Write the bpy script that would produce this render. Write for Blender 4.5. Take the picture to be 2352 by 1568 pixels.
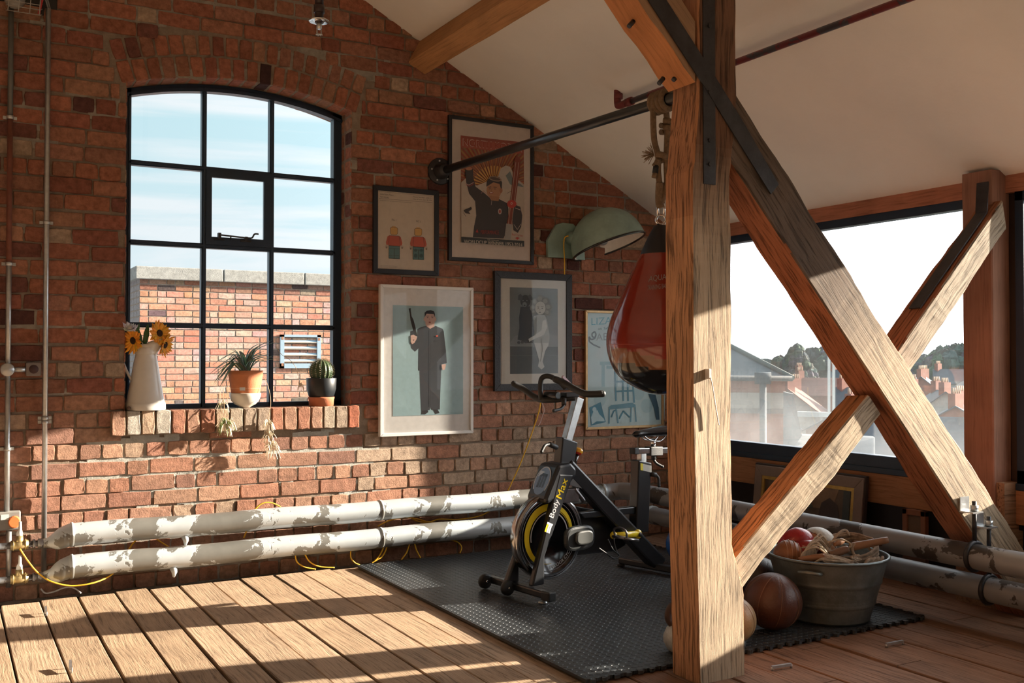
import bpy, math, random
import numpy as np
from mathutils import Vector, Matrix, noise as mnoise
R_ = math.radians
for o in list(bpy.data.objects): bpy.data.objects.remove(o)
scene = bpy.context.scene
COLL = scene.collection

# ---------------------------------------------------------------- camera
FPX = 2303.0; UC = 1176.0; VC = 784.0
CAM = Vector((0.0, -5.66, 1.2)); YAW = R_(29.5); PITCH = math.atan(41/2303)
cd = bpy.data.cameras.new('camera'); cam = bpy.data.objects.new('camera', cd); COLL.objects.link(cam)
cam.location = CAM; cam.rotation_euler = (math.pi/2+PITCH, 0, -YAW)
cd.sensor_width = 36; cd.lens = 36*FPX/2352; cd.clip_end = 1000
scene.camera = cam
# ---------------------------------------------------------------- exposure
scene.view_settings.view_transform = 'Standard'; scene.view_settings.look = 'None'
scene.view_settings.gamma = 1.0; scene.view_settings.use_curve_mapping = False
scene.view_settings.exposure = 0.0
# ---------------------------------------------------------------- sun
SUNDIR = Vector((-1, 0.185, -0.279)).normalized()
sd = bpy.data.lights.new('sun', 'SUN'); sd.energy = 25.0; sd.angle = R_(0.55); sd.color = (1.0, 0.87, 0.70)
sun = bpy.data.objects.new('sun', sd); COLL.objects.link(sun); sun.location = (30, -14, 12)
sun.rotation_euler = SUNDIR.to_track_quat('-Z', 'Y').to_euler()
# ---------------------------------------------------------------- sky
world = bpy.data.worlds.new('sky'); scene.world = world; world.use_nodes = True
def sky():
    nt = world.node_tree; N = nt.nodes; L = nt.links; N.clear()
    out = N.new('ShaderNodeOutputWorld'); bg = N.new('ShaderNodeBackground'); L.new(bg.outputs[0], out.inputs[0])
    tc = N.new('ShaderNodeTexCoord'); sx = N.new('ShaderNodeSeparateXYZ'); L.new(tc.outputs['Generated'], sx.inputs[0])
    mp = N.new('ShaderNodeMapping'); mp.inputs['Scale'].default_value = (1.6, 1.6, 17); L.new(tc.outputs['Generated'], mp.inputs[0])
    mp.inputs['Rotation'].default_value = (0.03, 0.05, 0)
    nz = N.new('ShaderNodeTexNoise'); nz.inputs['Scale'].default_value = 1.5; nz.inputs['Detail'].default_value = 5
    nz.inputs['Distortion'].default_value = 0.3
    L.new(mp.outputs[0], nz.inputs['Vector'])
    def math_(op, a, b, clamp=False):
        m = N.new('ShaderNodeMath'); m.operation = op; m.use_clamp = clamp
        for i, q in enumerate((a, b)):
            if isinstance(q, (int, float)): m.inputs[i].default_value = q
            else: L.new(q, m.inputs[i])
        return m.outputs[0]
    # whiteness: horizon, +x direction, cloud streaks
    hz = math_('SUBTRACT', 1.0, math_('MULTIPLY', sx.outputs['Z'], 3.3), True)
    cl = math_('MULTIPLY', math_('SUBTRACT', nz.outputs['Fac'], 0.41), 6.0, True)
    xx = math_('MULTIPLY', math_('SUBTRACT', sx.outputs['X'], 0.42), 5.0, True)
    w = math_('MAXIMUM', math_('MAXIMUM', math_('MULTIPLY', hz, hz), math_('MULTIPLY', cl, 0.8)), xx)
    mx = N.new('ShaderNodeMix'); mx.data_type = 'RGBA'; L.new(w, mx.inputs[0])
    mx.inputs[6].default_value = (0.56, 0.82, 0.90, 1); mx.inputs[7].default_value = (0.93, 0.97, 1.0, 1)
    L.new(mx.outputs[2], bg.inputs[0])
    # brighter toward the sun
    dt = N.new('ShaderNodeVectorMath'); dt.operation = 'DOT_PRODUCT'; L.new(tc.outputs['Generated'], dt.inputs[0])
    dt.inputs[1].default_value = tuple(-SUNDIR)
    g = math_('POWER', math_('MAXIMUM', dt.outputs['Value'], 0.0), 2.0)
    st = math_('ADD', math_('ADD', 1.0, math_('MULTIPLY', xx, 1.0)), math_('MULTIPLY', g, 3.5))
    L.new(st, bg.inputs[1])
sky()

# ---------------------------------------------------------------- projection onto known planes of the room
_F = Vector((math.sin(YAW)*math.cos(PITCH), math.cos(YAW)*math.cos(PITCH), math.sin(PITCH)))
_R = Vector((math.cos(YAW), -math.sin(YAW), 0)); _U = _R.cross(_F)
def ray(u, v): return _F + _R*((u-UC)/FPX) + _U*((VC-v)/FPX)
def onplane(u, v, n, d):
    r = ray(u, v); n = Vector(n); return CAM + r*((d-n.dot(CAM))/n.dot(r))
def wy(u, v, y=0.0): return onplane(u, v, (0, 1, 0), y)
def wx(u, v, x): return onplane(u, v, (1, 0, 0), x)
def wz(u, v, z=0.0): return onplane(u, v, (0, 0, 1), z)
def at(u, v, t): return CAM + ray(u, v)*t

# ---------------------------------------------------------------- mesh builder
def wm(o): return (wm(o.parent) if o.parent else Matrix.Identity(4)) @ o.matrix_basis
class MB:
    def __init__(s): s.v = []; s.f = []; s.c = []; s.s = []; s.r = []; s.rng = random.Random(5)
    def add(s, vs, fs, col=(1, 1, 1), smooth=False, rnd=None):
        b = len(s.v); s.v += [tuple(p) for p in vs]
        if rnd is None: rnd = s.rng.random()
        for f in fs:
            s.f.append([i+b for i in f]); s.c.append(col if not isinstance(col, list) else col[len(s.c) % len(col)]); s.s.append(smooth); s.r.append(rnd)
        return s
    def box(s, a, b, col=(1, 1, 1), M=None, rnd=None):
        (x0, y0, z0), (x1, y1, z1) = a, b
        vs = [Vector(p) for p in ((x0,y0,z0),(x1,y0,z0),(x1,y1,z0),(x0,y1,z0),(x0,y0,z1),(x1,y0,z1),(x1,y1,z1),(x0,y1,z1))]
        if M: vs = [M @ p for p in vs]
        return s.add(vs, [(0,3,2,1),(4,5,6,7),(0,1,5,4),(1,2,6,5),(2,3,7,6),(3,0,4,7)], col, rnd=rnd)
    def prism(s, pts, ext, col=(1, 1, 1), smooth=False):
        n = len(pts); ext = Vector(ext); P = [Vector(p) for p in pts]; Q = [p+ext for p in P]
        nrm = sum(((P[i]-P[0]).cross(P[(i+1) % n]-P[0]) for i in range(1, n-1)), Vector())
        fs = [tuple(range(n))[::-1], tuple(range(n, 2*n))] + [(i, (i+1) % n, (i+1) % n+n, i+n) for i in range(n)]
        if nrm.dot(ext) < 0: fs = [f[::-1] for f in fs]
        return s.add(P+Q, fs, col, smooth)
    def tube(s, path, r, n=10, col=(1, 1, 1), caps=True, closed=False, flat=None, smooth=True):
        P = [Vector(p) for p in path]; m = len(P)
        rr = r if isinstance(r, (list, tuple)) else [r]*m
        T = []
        for i in range(m):
            a = P[(i-1) % m] if (closed or i > 0) else P[i]; b = P[(i+1) % m] if (closed or i < m-1) else P[i]
            t = (b-a); T.append(t.normalized() if t.length > 1e-9 else Vector((0, 0, 1)))
        u = T[0].orthogonal().normalized()
        if flat: u = (Vector(flat)-T[0]*Vector(flat).dot(T[0])).normalized()
        vs = []
        for i in range(m):
            if i: u = (u-T[i]*u.dot(T[i])).normalized()
            w = T[i].cross(u)
            for k in range(n):
                a = 2*math.pi*k/n + (math.pi/4 if n == 4 else 0)
                vs.append(P[i]+(u*math.cos(a)+w*math.sin(a))*rr[i])
        fs = []
        for i in range(m if closed else m-1):
            j = (i+1) % m
            for k in range(n): fs.append((i*n+k, i*n+(k+1) % n, j*n+(k+1) % n, j*n+k))
        s.add(vs, fs, col, smooth and n > 4)
        if caps and not closed:
            b = len(s.v)-len(vs)
            s.f.append([b+k for k in range(n)][::-1]); s.f.append([b+(m-1)*n+k for k in range(n)])
            s.c += [col]*2; s.s += [False]*2; s.r += [0.5]*2
        return s
    def lathe(s, prof, c=(0, 0, 0), n=32, col=(1, 1, 1), M=None, sy=1.0, smooth=True):
        c = Vector(c); vs = []; fs = []
        for (r, z) in prof:
            for k in range(n):
                a = 2*math.pi*k/n; p = Vector((r*math.cos(a), r*math.sin(a)*sy, z))
                if M: p = M @ p
                vs.append(c+p)
        for i in range(len(prof)-1):
            for k in range(n): fs.append((i*n+k, i*n+(k+1) % n, (i+1)*n+(k+1) % n, (i+1)*n+k))
        return s.add(vs, fs, col, smooth)
    def ball(s, c, r, n=24, col=(1, 1, 1), sc=(1, 1, 1), M=None):
        m = n//2; prof = [(r*math.sin(math.pi*i/m), -r*math.cos(math.pi*i/m)) for i in range(m+1)]
        S = Matrix.Diagonal((*sc, 1)); MM = (M @ S) if M else S
        return s.lathe(prof, c, n, col, MM)
    def bbox_noise(s, amp, sc=3.0):
        s.v = [tuple(Vector(p)+Vector(mnoise.noise_vector(Vector(p)*sc))*amp) for p in s.v]; return s
    def build(s, name, mat, parent=None, M=None, bevel=0, solid=0, subsurf=0, autosmooth=False, **tags):
        me = bpy.data.meshes.new(name); o = bpy.data.objects.new(name, me); COLL.objects.link(o)
        if parent is not None: o.parent = parent; I = wm(parent).inverted()
        elif M is not None: o.matrix_basis = M; I = M.inverted()
        else:
            V = np.array(s.v); lo = V.min(0); hi = V.max(0)
            base = Vector(((lo[0]+hi[0])/2, (lo[1]+hi[1])/2, lo[2])) if tags.get('cat') else Vector((0, 0, 0))
            o.location = base; I = Matrix.Translation(-base)
        A = np.array(s.v, dtype=float); IM = np.array(I); A = A @ IM[:3, :3].T + IM[:3, 3]
        me.from_pydata([tuple(x) for x in A], [], s.f)
        ca = me.color_attributes.new('Col', 'FLOAT_COLOR', 'CORNER')
        cols = np.empty((len(me.loops), 4), dtype=np.float32); k = 0
        for f, c in zip(s.f, s.c):
            cols[k:k+len(f), :3] = c[:3]; k += len(f)
        cols[:, 3] = 1; ca.data.foreach_set('color', cols.ravel())
        ra = me.attributes.new('Rnd', 'FLOAT', 'FACE'); ra.data.foreach_set('value', np.array(s.r, dtype=np.float32))
        me.polygons.foreach_set('use_smooth', s.s); me.materials.append(mat); me.update()
        if solid: m = o.modifiers.new('s', 'SOLIDIFY'); m.thickness = solid; m.offset = 0
        if bevel: m = o.modifiers.new('b', 'BEVEL'); m.width = bevel; m.segments = 2; m.limit_method = 'ANGLE'
        if subsurf: m = o.modifiers.new('u', 'SUBSURF'); m.levels = subsurf; m.render_levels = subsurf
        tag(o, **tags); return o
def tag(o, label=None, cat=None, group=None, kind=None):
    if label: o['label'] = label
    if cat: o['category'] = cat
    if group: o['group'] = group
    if kind: o['kind'] = kind
    return o
def thing(name, label, cat, loc=(0, 0, 0), group=None, rot=None):
    o = bpy.data.objects.new(name, None); COLL.objects.link(o); o.location = loc; o.empty_display_size = .05
    if rot: o.rotation_euler = rot
    return tag(o, label, cat, group)
def spline(pts, n=8, closed=False):
    P = [Vector(p) for p in pts]; out = []; m = len(P)
    rng = range(m) if closed else range(m-1)
    for i in rng:
        p0 = P[(i-1) % m] if (closed or i > 0) else P[i]; p1 = P[i]; p2 = P[(i+1) % m]
        p3 = P[(i+2) % m] if (closed or i < m-2) else P[(i+1) % m]
        for k in range(n):
            t = k/n
            out.append(0.5*((2*p1)+(p2-p0)*t+(2*p0-5*p1+4*p2-p3)*t*t+(3*p1-p0-3*p2+p3)*t**3))
    if not closed: out.append(P[-1])
    return out

# ---------------------------------------------------------------- materials
MATS = {}
def mat(name, col='attr', rough=.6, metal=0., var=.12, vscale=12., bump=0., bscale=40., coat=0., spec=.5, stretch=None, sheen=0, rnd=True):
    if name in MATS: return MATS[name]
    m = bpy.data.materials.new(name); m.use_nodes = True; nt = m.node_tree; N = nt.nodes; L = nt.links
    b = N['Principled BSDF']; b.inputs['Roughness'].default_value = rough; b.inputs['Metallic'].default_value = metal
    b.inputs['Coat Weight'].default_value = coat; b.inputs['Coat Roughness'].default_value = .12
    b.inputs['Specular IOR Level'].default_value = spec
    tc = N.new('ShaderNodeTexCoord'); vec = tc.outputs['Object']
    if stretch:
        mp = N.new('ShaderNodeMapping'); mp.inputs['Scale'].default_value = stretch; L.new(vec, mp.inputs[0]); vec = mp.outputs[0]
    if rnd:
        ar = N.new('ShaderNodeAttribute'); ar.attribute_name = 'Rnd'
        mu = N.new('ShaderNodeMath'); mu.operation = 'MULTIPLY'; mu.inputs[1].default_value = 31.7; L.new(ar.outputs['Fac'], mu.inputs[0])
        va = N.new('ShaderNodeVectorMath'); va.operation = 'ADD'; L.new(vec, va.inputs[0]); L.new(mu.outputs[0], va.inputs[1]); vec = va.outputs[0]
    nz = N.new('ShaderNodeTexNoise'); nz.inputs['Scale'].default_value = vscale; nz.inputs['Detail'].default_value = 6
    nz.inputs['Roughness'].default_value = .65; L.new(vec, nz.inputs['Vector'])
    mr = N.new('ShaderNodeMapRange'); L.new(nz.outputs['Fac'], mr.inputs[0]); mr.inputs[1].default_value = .3; mr.inputs[2].default_value = .7
    mr.inputs[3].default_value = 1-var; mr.inputs[4].default_value = 1+var
    mm = N.new('ShaderNodeVectorMath'); mm.operation = 'MULTIPLY'
    if col == 'attr':
        at_ = N.new('ShaderNodeAttribute'); at_.attribute_name = 'Col'; L.new(at_.outputs['Color'], mm.inputs[0])
    else: mm.inputs[0].default_value = col[:3]
    L.new(mr.outputs[0], mm.inputs[1]); L.new(mm.outputs[0], b.inputs['Base Color'])
    if bump:
        n2 = N.new('ShaderNodeTexNoise'); n2.inputs['Scale'].default_value = bscale; n2.inputs['Detail'].default_value = 5
        n2.inputs['Roughness'].default_value = .7; L.new(vec, n2.inputs['Vector'])
        bp = N.new('ShaderNodeBump'); bp.inputs['Strength'].default_value = bump; bp.inputs['Distance'].default_value = .01
        L.new(n2.outputs['Fac'], bp.inputs['Height']); L.new(bp.outputs[0], b.inputs['Normal'])
    MATS[name] = m; m['vec'] = 0
    return m

def wood_mat(name, crack=.5, fine=.5, var=.28, rough=.85, scale=1.0, axis=0, knots=True, dist=.012):
    """grain runs along the object's local axis; colour comes from the faces"""
    m = bpy.data.materials.new(name); m.use_nodes = True; nt = m.node_tree; N = nt.nodes; L = nt.links
    b = N['Principled BSDF']; b.inputs['Roughness'].default_value = rough; b.inputs['Specular IOR Level'].default_value = .25
    tc = N.new('ShaderNodeTexCoord')
    ar = N.new('ShaderNodeAttribute'); ar.attribute_name = 'Rnd'
    mu = N.new('ShaderNodeMath'); mu.operation = 'MULTIPLY'; mu.inputs[1].default_value = 31.7; L.new(ar.outputs['Fac'], mu.inputs[0])
    va = N.new('ShaderNodeVectorMath'); va.operation = 'ADD'; L.new(tc.outputs['Object'], va.inputs[0]); L.new(mu.outputs[0], va.inputs[1])
    # slow warp for knots
    wz_ = N.new('ShaderNodeTexNoise'); wz_.inputs['Scale'].default_value = 3.2; wz_.inputs['Detail'].default_value = 1
    L.new(va.outputs[0], wz_.inputs['Vector'])
    ws = N.new('ShaderNodeVectorMath'); ws.operation = 'MULTIPLY_ADD'; L.new(wz_.outputs['Color'], ws.inputs[0])
    wv = [.0, .0, .0]; amp = .035 if knots else .012
    for i in range(3): wv[i] = amp if i != axis else 0
    ws.inputs[1].default_value = wv; L.new(va.outputs[0], ws.inputs[2])
    mp = N.new('ShaderNodeMapping'); sc = [58*scale]*3; sc[axis] = 2.4*scale; mp.inputs['Scale'].default_value = sc
    L.new(ws.outputs[0], mp.inputs[0])
    n1 = N.new('ShaderNodeTexNoise'); n1.inputs['Scale'].default_value = 1.6; n1.inputs['Detail'].default_value = 6; n1.inputs['Roughness'].default_value = .7
    L.new(mp.outputs[0], n1.inputs['Vector'])
    n2 = N.new('ShaderNodeTexNoise'); n2.inputs['Scale'].default_value = 5; n2.inputs['Detail'].default_value = 4; L.new(va.outputs[0], n2.inputs['Vector'])
    rp = N.new('ShaderNodeValToRGB'); e = rp.color_ramp.elements   # deep cracks
    e[0].position = .34; e[0].color = (.12, .08, .05, 1); e[1].position = .46; e[1].color = (1, 1, 1, 1)
    L.new(n1.outputs['Fac'], rp.inputs[0])
    mr = N.new('ShaderNodeMapRange'); L.new(n1.outputs['Fac'], mr.inputs[0]); mr.inputs[1].default_value = .3; mr.inputs[2].default_value = .7
    mr.inputs[3].default_value = 1-var; mr.inputs[4].default_value = 1+var*.7
    mr2 = N.new('ShaderNodeMapRange'); L.new(n2.outputs['Fac'], mr2.inputs[0]); mr2.inputs[1].default_value = .3; mr2.inputs[2].default_value = .7
    mr2.inputs[3].default_value = .85; mr2.inputs[4].default_value = 1.12
    a = N.new('ShaderNodeMath'); a.operation = 'MULTIPLY'; L.new(mr.outputs[0], a.inputs[0]); L.new(mr2.outputs[0], a.inputs[1])
    at_ = N.new('ShaderNodeAttribute'); at_.attribute_name = 'Col'
    mm = N.new('ShaderNodeVectorMath'); mm.operation = 'MULTIPLY'; L.new(at_.outputs['Color'], mm.inputs[0]); L.new(a.outputs[0], mm.inputs[1])
    mx = N.new('ShaderNodeMix'); mx.data_type = 'RGBA'; mx.blend_type = 'MULTIPLY'; mx.inputs[0].default_value = crack*.75
    L.new(mm.outputs[0], mx.inputs[6]); L.new(rp.outputs[0], mx.inputs[7]); L.new(mx.outputs[2], b.inputs['Base Color'])
    h = N.new('ShaderNodeMath'); h.operation = 'MULTIPLY_ADD'; L.new(rp.outputs[0], h.inputs[0]); h.inputs[1].default_value = crack; L.new(n1.outputs['Fac'], h.inputs[2])
    bp = N.new('ShaderNodeBump'); bp.inputs['Strength'].default_value = fine; bp.inputs['Distance'].default_value = dist
    L.new(h.outputs[0], bp.inputs['Height']); L.new(bp.outputs[0], b.inputs['Normal'])
    return m

def peel_mat(name, paint=(.56, .62, .66), under=(.13, .13, .12), thr=.52, rust=True, rough=.42):
    m = bpy.data.materials.new(name); m.use_nodes = True; nt = m.node_tree; N = nt.nodes; L = nt.links
    b = N['Principled BSDF']; b.inputs['Roughness'].default_value = rough; b.inputs['Metallic'].default_value = .25
    tc = N.new('ShaderNodeTexCoord')
    n1 = N.new('ShaderNodeTexNoise'); n1.inputs['Scale'].default_value = 4.2; n1.inputs['Detail'].default_value = 9; n1.inputs['Roughness'].default_value = .62
    n1.inputs['Distortion'].default_value = .5
    L.new(tc.outputs['Object'], n1.inputs['Vector'])
    rp = N.new('ShaderNodeValToRGB'); e = rp.color_ramp.elements; e[0].position = thr; e[1].position = thr+.012
    L.new(n1.outputs['Fac'], rp.inputs[0])
    n2 = N.new('ShaderNodeTexNoise'); n2.inputs['Scale'].default_value = 9; n2.inputs['Detail'].default_value = 4; L.new(tc.outputs['Object'], n2.inputs['Vector'])
    ru = N.new('ShaderNodeMix'); ru.data_type = 'RGBA'; L.new(n2.outputs['Fac'], ru.inputs[0])
    ru.inputs[6].default_value = (*under, 1); ru.inputs[7].default_value = (*[c*1.9+.02 for c in under], 1)
    pv = N.new('ShaderNodeMix'); pv.data_type = 'RGBA'; L.new(n2.outputs['Fac'], pv.inputs[0])
    pv.inputs[6].default_value = (*[c*.82 for c in paint], 1); pv.inputs[7].default_value = (*[min(1, c*1.12) for c in paint], 1)
    mx = N.new('ShaderNodeMix'); mx.data_type = 'RGBA'; L.new(rp.outputs[0], mx.inputs[0]); L.new(pv.outputs[2], mx.inputs[6]); L.new(ru.outputs[2], mx.inputs[7])
    L.new(mx.outputs[2], b.inputs['Base Color'])
    bp = N.new('ShaderNodeBump'); bp.inputs['Strength'].default_value = .35; bp.inputs['Distance'].default_value = .004; bp.invert = True
    L.new(rp.outputs[0], bp.inputs['Height']); L.new(bp.outputs[0], b.inputs['Normal'])
    return m

def glass_mat(name, dirt=0.0, tint=(1, 1, 1), refl=.6, low=None):
    m = bpy.data.materials.new(name); m.use_nodes = True; nt = m.node_tree; N = nt.nodes; L = nt.links; N.clear()
    out = N.new('ShaderNodeOutputMaterial'); tr = N.new('ShaderNodeBsdfTransparent'); tr.inputs[0].default_value = (*tint, 1)
    gl = N.new('ShaderNodeBsdfGlossy'); gl.inputs['Roughness'].default_value = .01
    fr = N.new('ShaderNodeFresnel'); fr.inputs[0].default_value = 1.45
    mf = N.new('ShaderNodeMath'); mf.operation = 'MULTIPLY'; mf.inputs[1].default_value = refl; L.new(fr.outputs[0], mf.inputs[0])
    m1 = N.new('ShaderNodeMixShader'); L.new(mf.outputs[0], m1.inputs[0]); L.new(tr.outputs[0], m1.inputs[1]); L.new(gl.outputs[0], m1.inputs[2])
    last = m1
    if dirt:
        tl = N.new('ShaderNodeBsdfTranslucent'); tl.inputs[0].default_value = (.8, .86, .92, 1)
        tc = N.new('ShaderNodeTexCoord'); nz = N.new('ShaderNodeTexNoise'); nz.inputs['Scale'].default_value = 3; nz.inputs['Detail'].default_value = 6
        L.new(tc.outputs['Object'], nz.inputs['Vector'])
        sp = N.new('ShaderNodeSeparateXYZ'); L.new(tc.outputs['Object'], sp.inputs[0])
        mr = N.new('ShaderNodeMapRange'); L.new(sp.outputs['Z'], mr.inputs[0])
        mr.inputs[1].default_value = low[0]; mr.inputs[2].default_value = low[1]; mr.inputs[3].default_value = 4.5; mr.inputs[4].default_value = 1.0
        a = N.new('ShaderNodeMath'); a.operation = 'MULTIPLY'; L.new(nz.outputs['Fac'], a.inputs[0]); L.new(mr.outputs[0], a.inputs[1])
        c = N.new('ShaderNodeMath'); c.operation = 'MULTIPLY'; c.use_clamp = True; c.inputs[1].default_value = dirt*2; L.new(a.outputs[0], c.inputs[0])
        m2 = N.new('ShaderNodeMixShader'); L.new(c.outputs[0], m2.inputs[0]); L.new(m1.outputs[0], m2.inputs[1]); L.new(tl.outputs[0], m2.inputs[2]); last = m2
    L.new(last.outputs[0], out.inputs[0])
    return m

brick_m = mat('brick', rough=.93, var=.34, vscale=34, bump=1.0, bscale=120, spec=.2)
mortar_m = mat('mortar', rough=.95, var=.25, vscale=20, bump=.8, bscale=120, spec=.15)
oak_m = wood_mat('weathered oak', crack=.6, fine=1.0, var=.2, dist=.006)
pine_m = wood_mat('planed pine', crack=.25, fine=.35, var=.16, knots=False, dist=.006)
board_m = wood_mat('floor board wood', crack=.55, fine=.6, var=.22, axis=1, scale=.8, dist=.008, rough=.7)
trim_m = wood_mat('trim wood', crack=.35, fine=.4, var=.2, axis=1, dist=.008)
plaster_m = mat('plaster', (.84, .82, .77), rough=.9, var=.03, vscale=2.5, bump=.15, bscale=30)
steel_m = mat('window steel', (.016, .036, .072), rough=.38, var=.1, bump=.1, bscale=60)
iron_m = mat('black iron', (.045, .045, .05), rough=.45, var=.35, vscale=14, bump=.3, bscale=40, metal=.5)
galv_m = mat('galvanised', (.52, .54, .55), rough=.35, metal=.85, var=.15, vscale=30)
tub_m = mat('aged zinc', (.20, .23, .235), rough=.45, metal=.7, var=.3, vscale=9, bump=.15, bscale=60)
chrome_m = mat('chrome', (.75, .75, .76), rough=.12, metal=1, var=.03)
brass_m = mat('brass', (.42, .33, .16), rough=.45, metal=.7, var=.35, vscale=40)
attr_m = mat('coloured', rough=.6, var=.06, vscale=30, rnd=False)
attr_gloss = mat('coloured gloss', rough=.25, var=.04, coat=.4, rnd=False)
black_m = mat('black powder coat', (.014, .016, .02), rough=.33, var=.1, vscale=30, coat=.25)
rubber_m = mat('black rubber', (.02, .022, .024), rough=.5, var=.15, vscale=40, bump=.25, bscale=200)
pipe_m = peel_mat('peeling pipe', thr=.525)
pipe2_m = peel_mat('peeling pipe dull', paint=(.29, .30, .32), under=(.045, .040, .038), thr=.535)
glass_m = glass_mat('pane glass', refl=.5)
glass_r = glass_mat('dusty pane glass', dirt=.0065, refl=.5, low=(.68, 1.15))
glass_pic = glass_mat('picture glass', refl=.5)
leather_m = mat('leather', rough=.38, var=.3, vscale=7, bump=.25, bscale=70, spec=.5, rnd=False)
rope_m = mat('rope fibre', rough=.9, var=.3, vscale=60, bump=.6, bscale=220, rnd=False)
leaf_m = mat('leaf', rough=.45, var=.2, vscale=40, rnd=False)
ceramic_m = mat('ceramic', rough=.3, var=.06, vscale=12, coat=.3, rnd=False)
terra_m = mat('terracotta', rough=.8, var=.12, vscale=14, bump=.2, bscale=80, rnd=False)
def mat_rubber_pattern():
    m = bpy.data.materials.new('studded rubber'); m.use_nodes = True; nt = m.node_tree; N = nt.nodes; L = nt.links
    b = N['Principled BSDF']; b.inputs['Base Color'].default_value = (.038, .044, .050, 1); b.inputs['Roughness'].default_value = .36
    tc = N.new('ShaderNodeTexCoord')
    mp = N.new('ShaderNodeMapping'); mp.inputs['Rotation'].default_value = (0, 0, R_(45)); L.new(tc.outputs['Object'], mp.inputs[0])
    sp = N.new('ShaderNodeSeparateXYZ'); L.new(mp.outputs[0], sp.inputs[0])
    def s(o, k):
        a = N.new('ShaderNodeMath'); a.operation = 'MULTIPLY'; a.inputs[1].default_value = k; L.new(o, a.inputs[0])
        c = N.new('ShaderNodeMath'); c.operation = 'SINE'; L.new(a.outputs[0], c.inputs[0]); return c.outputs[0]
    k = 2*math.pi/.046
    a = N.new('ShaderNodeMath'); a.operation = 'MULTIPLY'; L.new(s(sp.outputs['X'], k), a.inputs[0]); L.new(s(sp.outputs['Y'], k), a.inputs[1])
    r = N.new('ShaderNodeMapRange'); L.new(a.outputs[0], r.inputs[0]); r.inputs[1].default_value = .1; r.inputs[2].default_value = .6
    bp = N.new('ShaderNodeBump'); bp.inputs['Strength'].default_value = 1; bp.inputs['Distance'].default_value = .007
    L.new(r.outputs[0], bp.inputs['Height']); L.new(bp.outputs[0], b.inputs['Normal']); return m
mat_m = mat_rubber_pattern()

# ================================================================= ROOM SHELL
XR = 4.57; XL = -4.2; YB = -9.2
def ceil_z(x): return 4.508-.5265*x if x > .2 else 4.403+.5265*(x-.2)
RNG = random.Random(11)
BR = [(.38, .155, .095), (.35, .14, .09), (.41, .19, .12), (.32, .12, .082), (.42, .22, .14), (.37, .17, .11), (.39, .155, .095), (.36, .175, .12)]
def brick_col(x, z, rng):
    q = rng.random()
    if q < .022: c = (.12, .052, .045)
    elif q < .08: c = (.22, .09, .07)
    else: c = rng.choice(BR)
    if .45 < z < .80 and 2.15 < x < 3.7 and rng.random() < .72: c = (.46, .36, .27)
    elif z < .95 and rng.random() < .18: c = (.48, .27, .18)
    elif rng.random() < .03: c = (.45, .33, .24)
    if z < .97: c = tuple(a*.66+b*.34 for a, b in zip(c, (.50, .33, .24)))  # lower courses paler: sand-faced brick plus sunlit tone put into the colour
    k = rng.uniform(.82, 1.15)
    return tuple(v*k for v in c)
def brick(mb, o, U, V, N_, w, h, d, col, rng, wear=.004, nseg=3, bev=.0035):
    """one hand-made brick: o lower left of its face, U/V face axes, N_ outward; d proud of the mortar"""
    pts = []
    for (a, b_, c, e) in ((0, 0, w, 0), (w, 0, w, h), (w, h, 0, h), (0, h, 0, 0)):
        for k in range(nseg):
            t = k/nseg; pts.append([a+(c-a)*t, b_+(e-b_)*t])
    outer = []; inner = []
    for p in pts:
        cornerish = (abs(p[0]-w/2)/(w/2) > .98 and abs(p[1]-h/2)/(h/2) > .98)
        s_ = .002 if cornerish else 0
        jx = rng.uniform(-wear, wear)*.6; jy = rng.uniform(-wear, wear)*.6
        cx = p[0]+(s_ if p[0] < w/2 else -s_)+jx; cy = p[1]+(s_ if p[1] < h/2 else -s_)+jy
        outer.append(o+U*cx+V*cy-N_*.004)
        ix = cx+(bev if p[0] < w*.02 else (-bev if p[0] > w*.98 else 0)); iy = cy+(bev if p[1] < h*.02 else (-bev if p[1] > h*.98 else 0))
        inner.append(o+U*ix+V*iy+N_*(d+rng.uniform(-.0012, .0012)))
    n = len(pts)
    fs = [(i, (i+1) % n, (i+1) % n+n, i+n) for i in range(n)]+[tuple(range(n, 2*n))]
    if U.cross(V).dot(N_) < 0: fs = [f[::-1] for f in fs]
    mb.add(outer+inner, fs, col, False, rng.random())
OX0, OX1, OZ0 = .835, 2.10, .925; ACX, ACZ, AR = 1.47, .605, 2.17
YF = .16      # plane of the window frame
def arch_z(x, dr=0): return ACZ+math.sqrt((AR+dr)**2-(x-ACX)**2)
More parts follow.
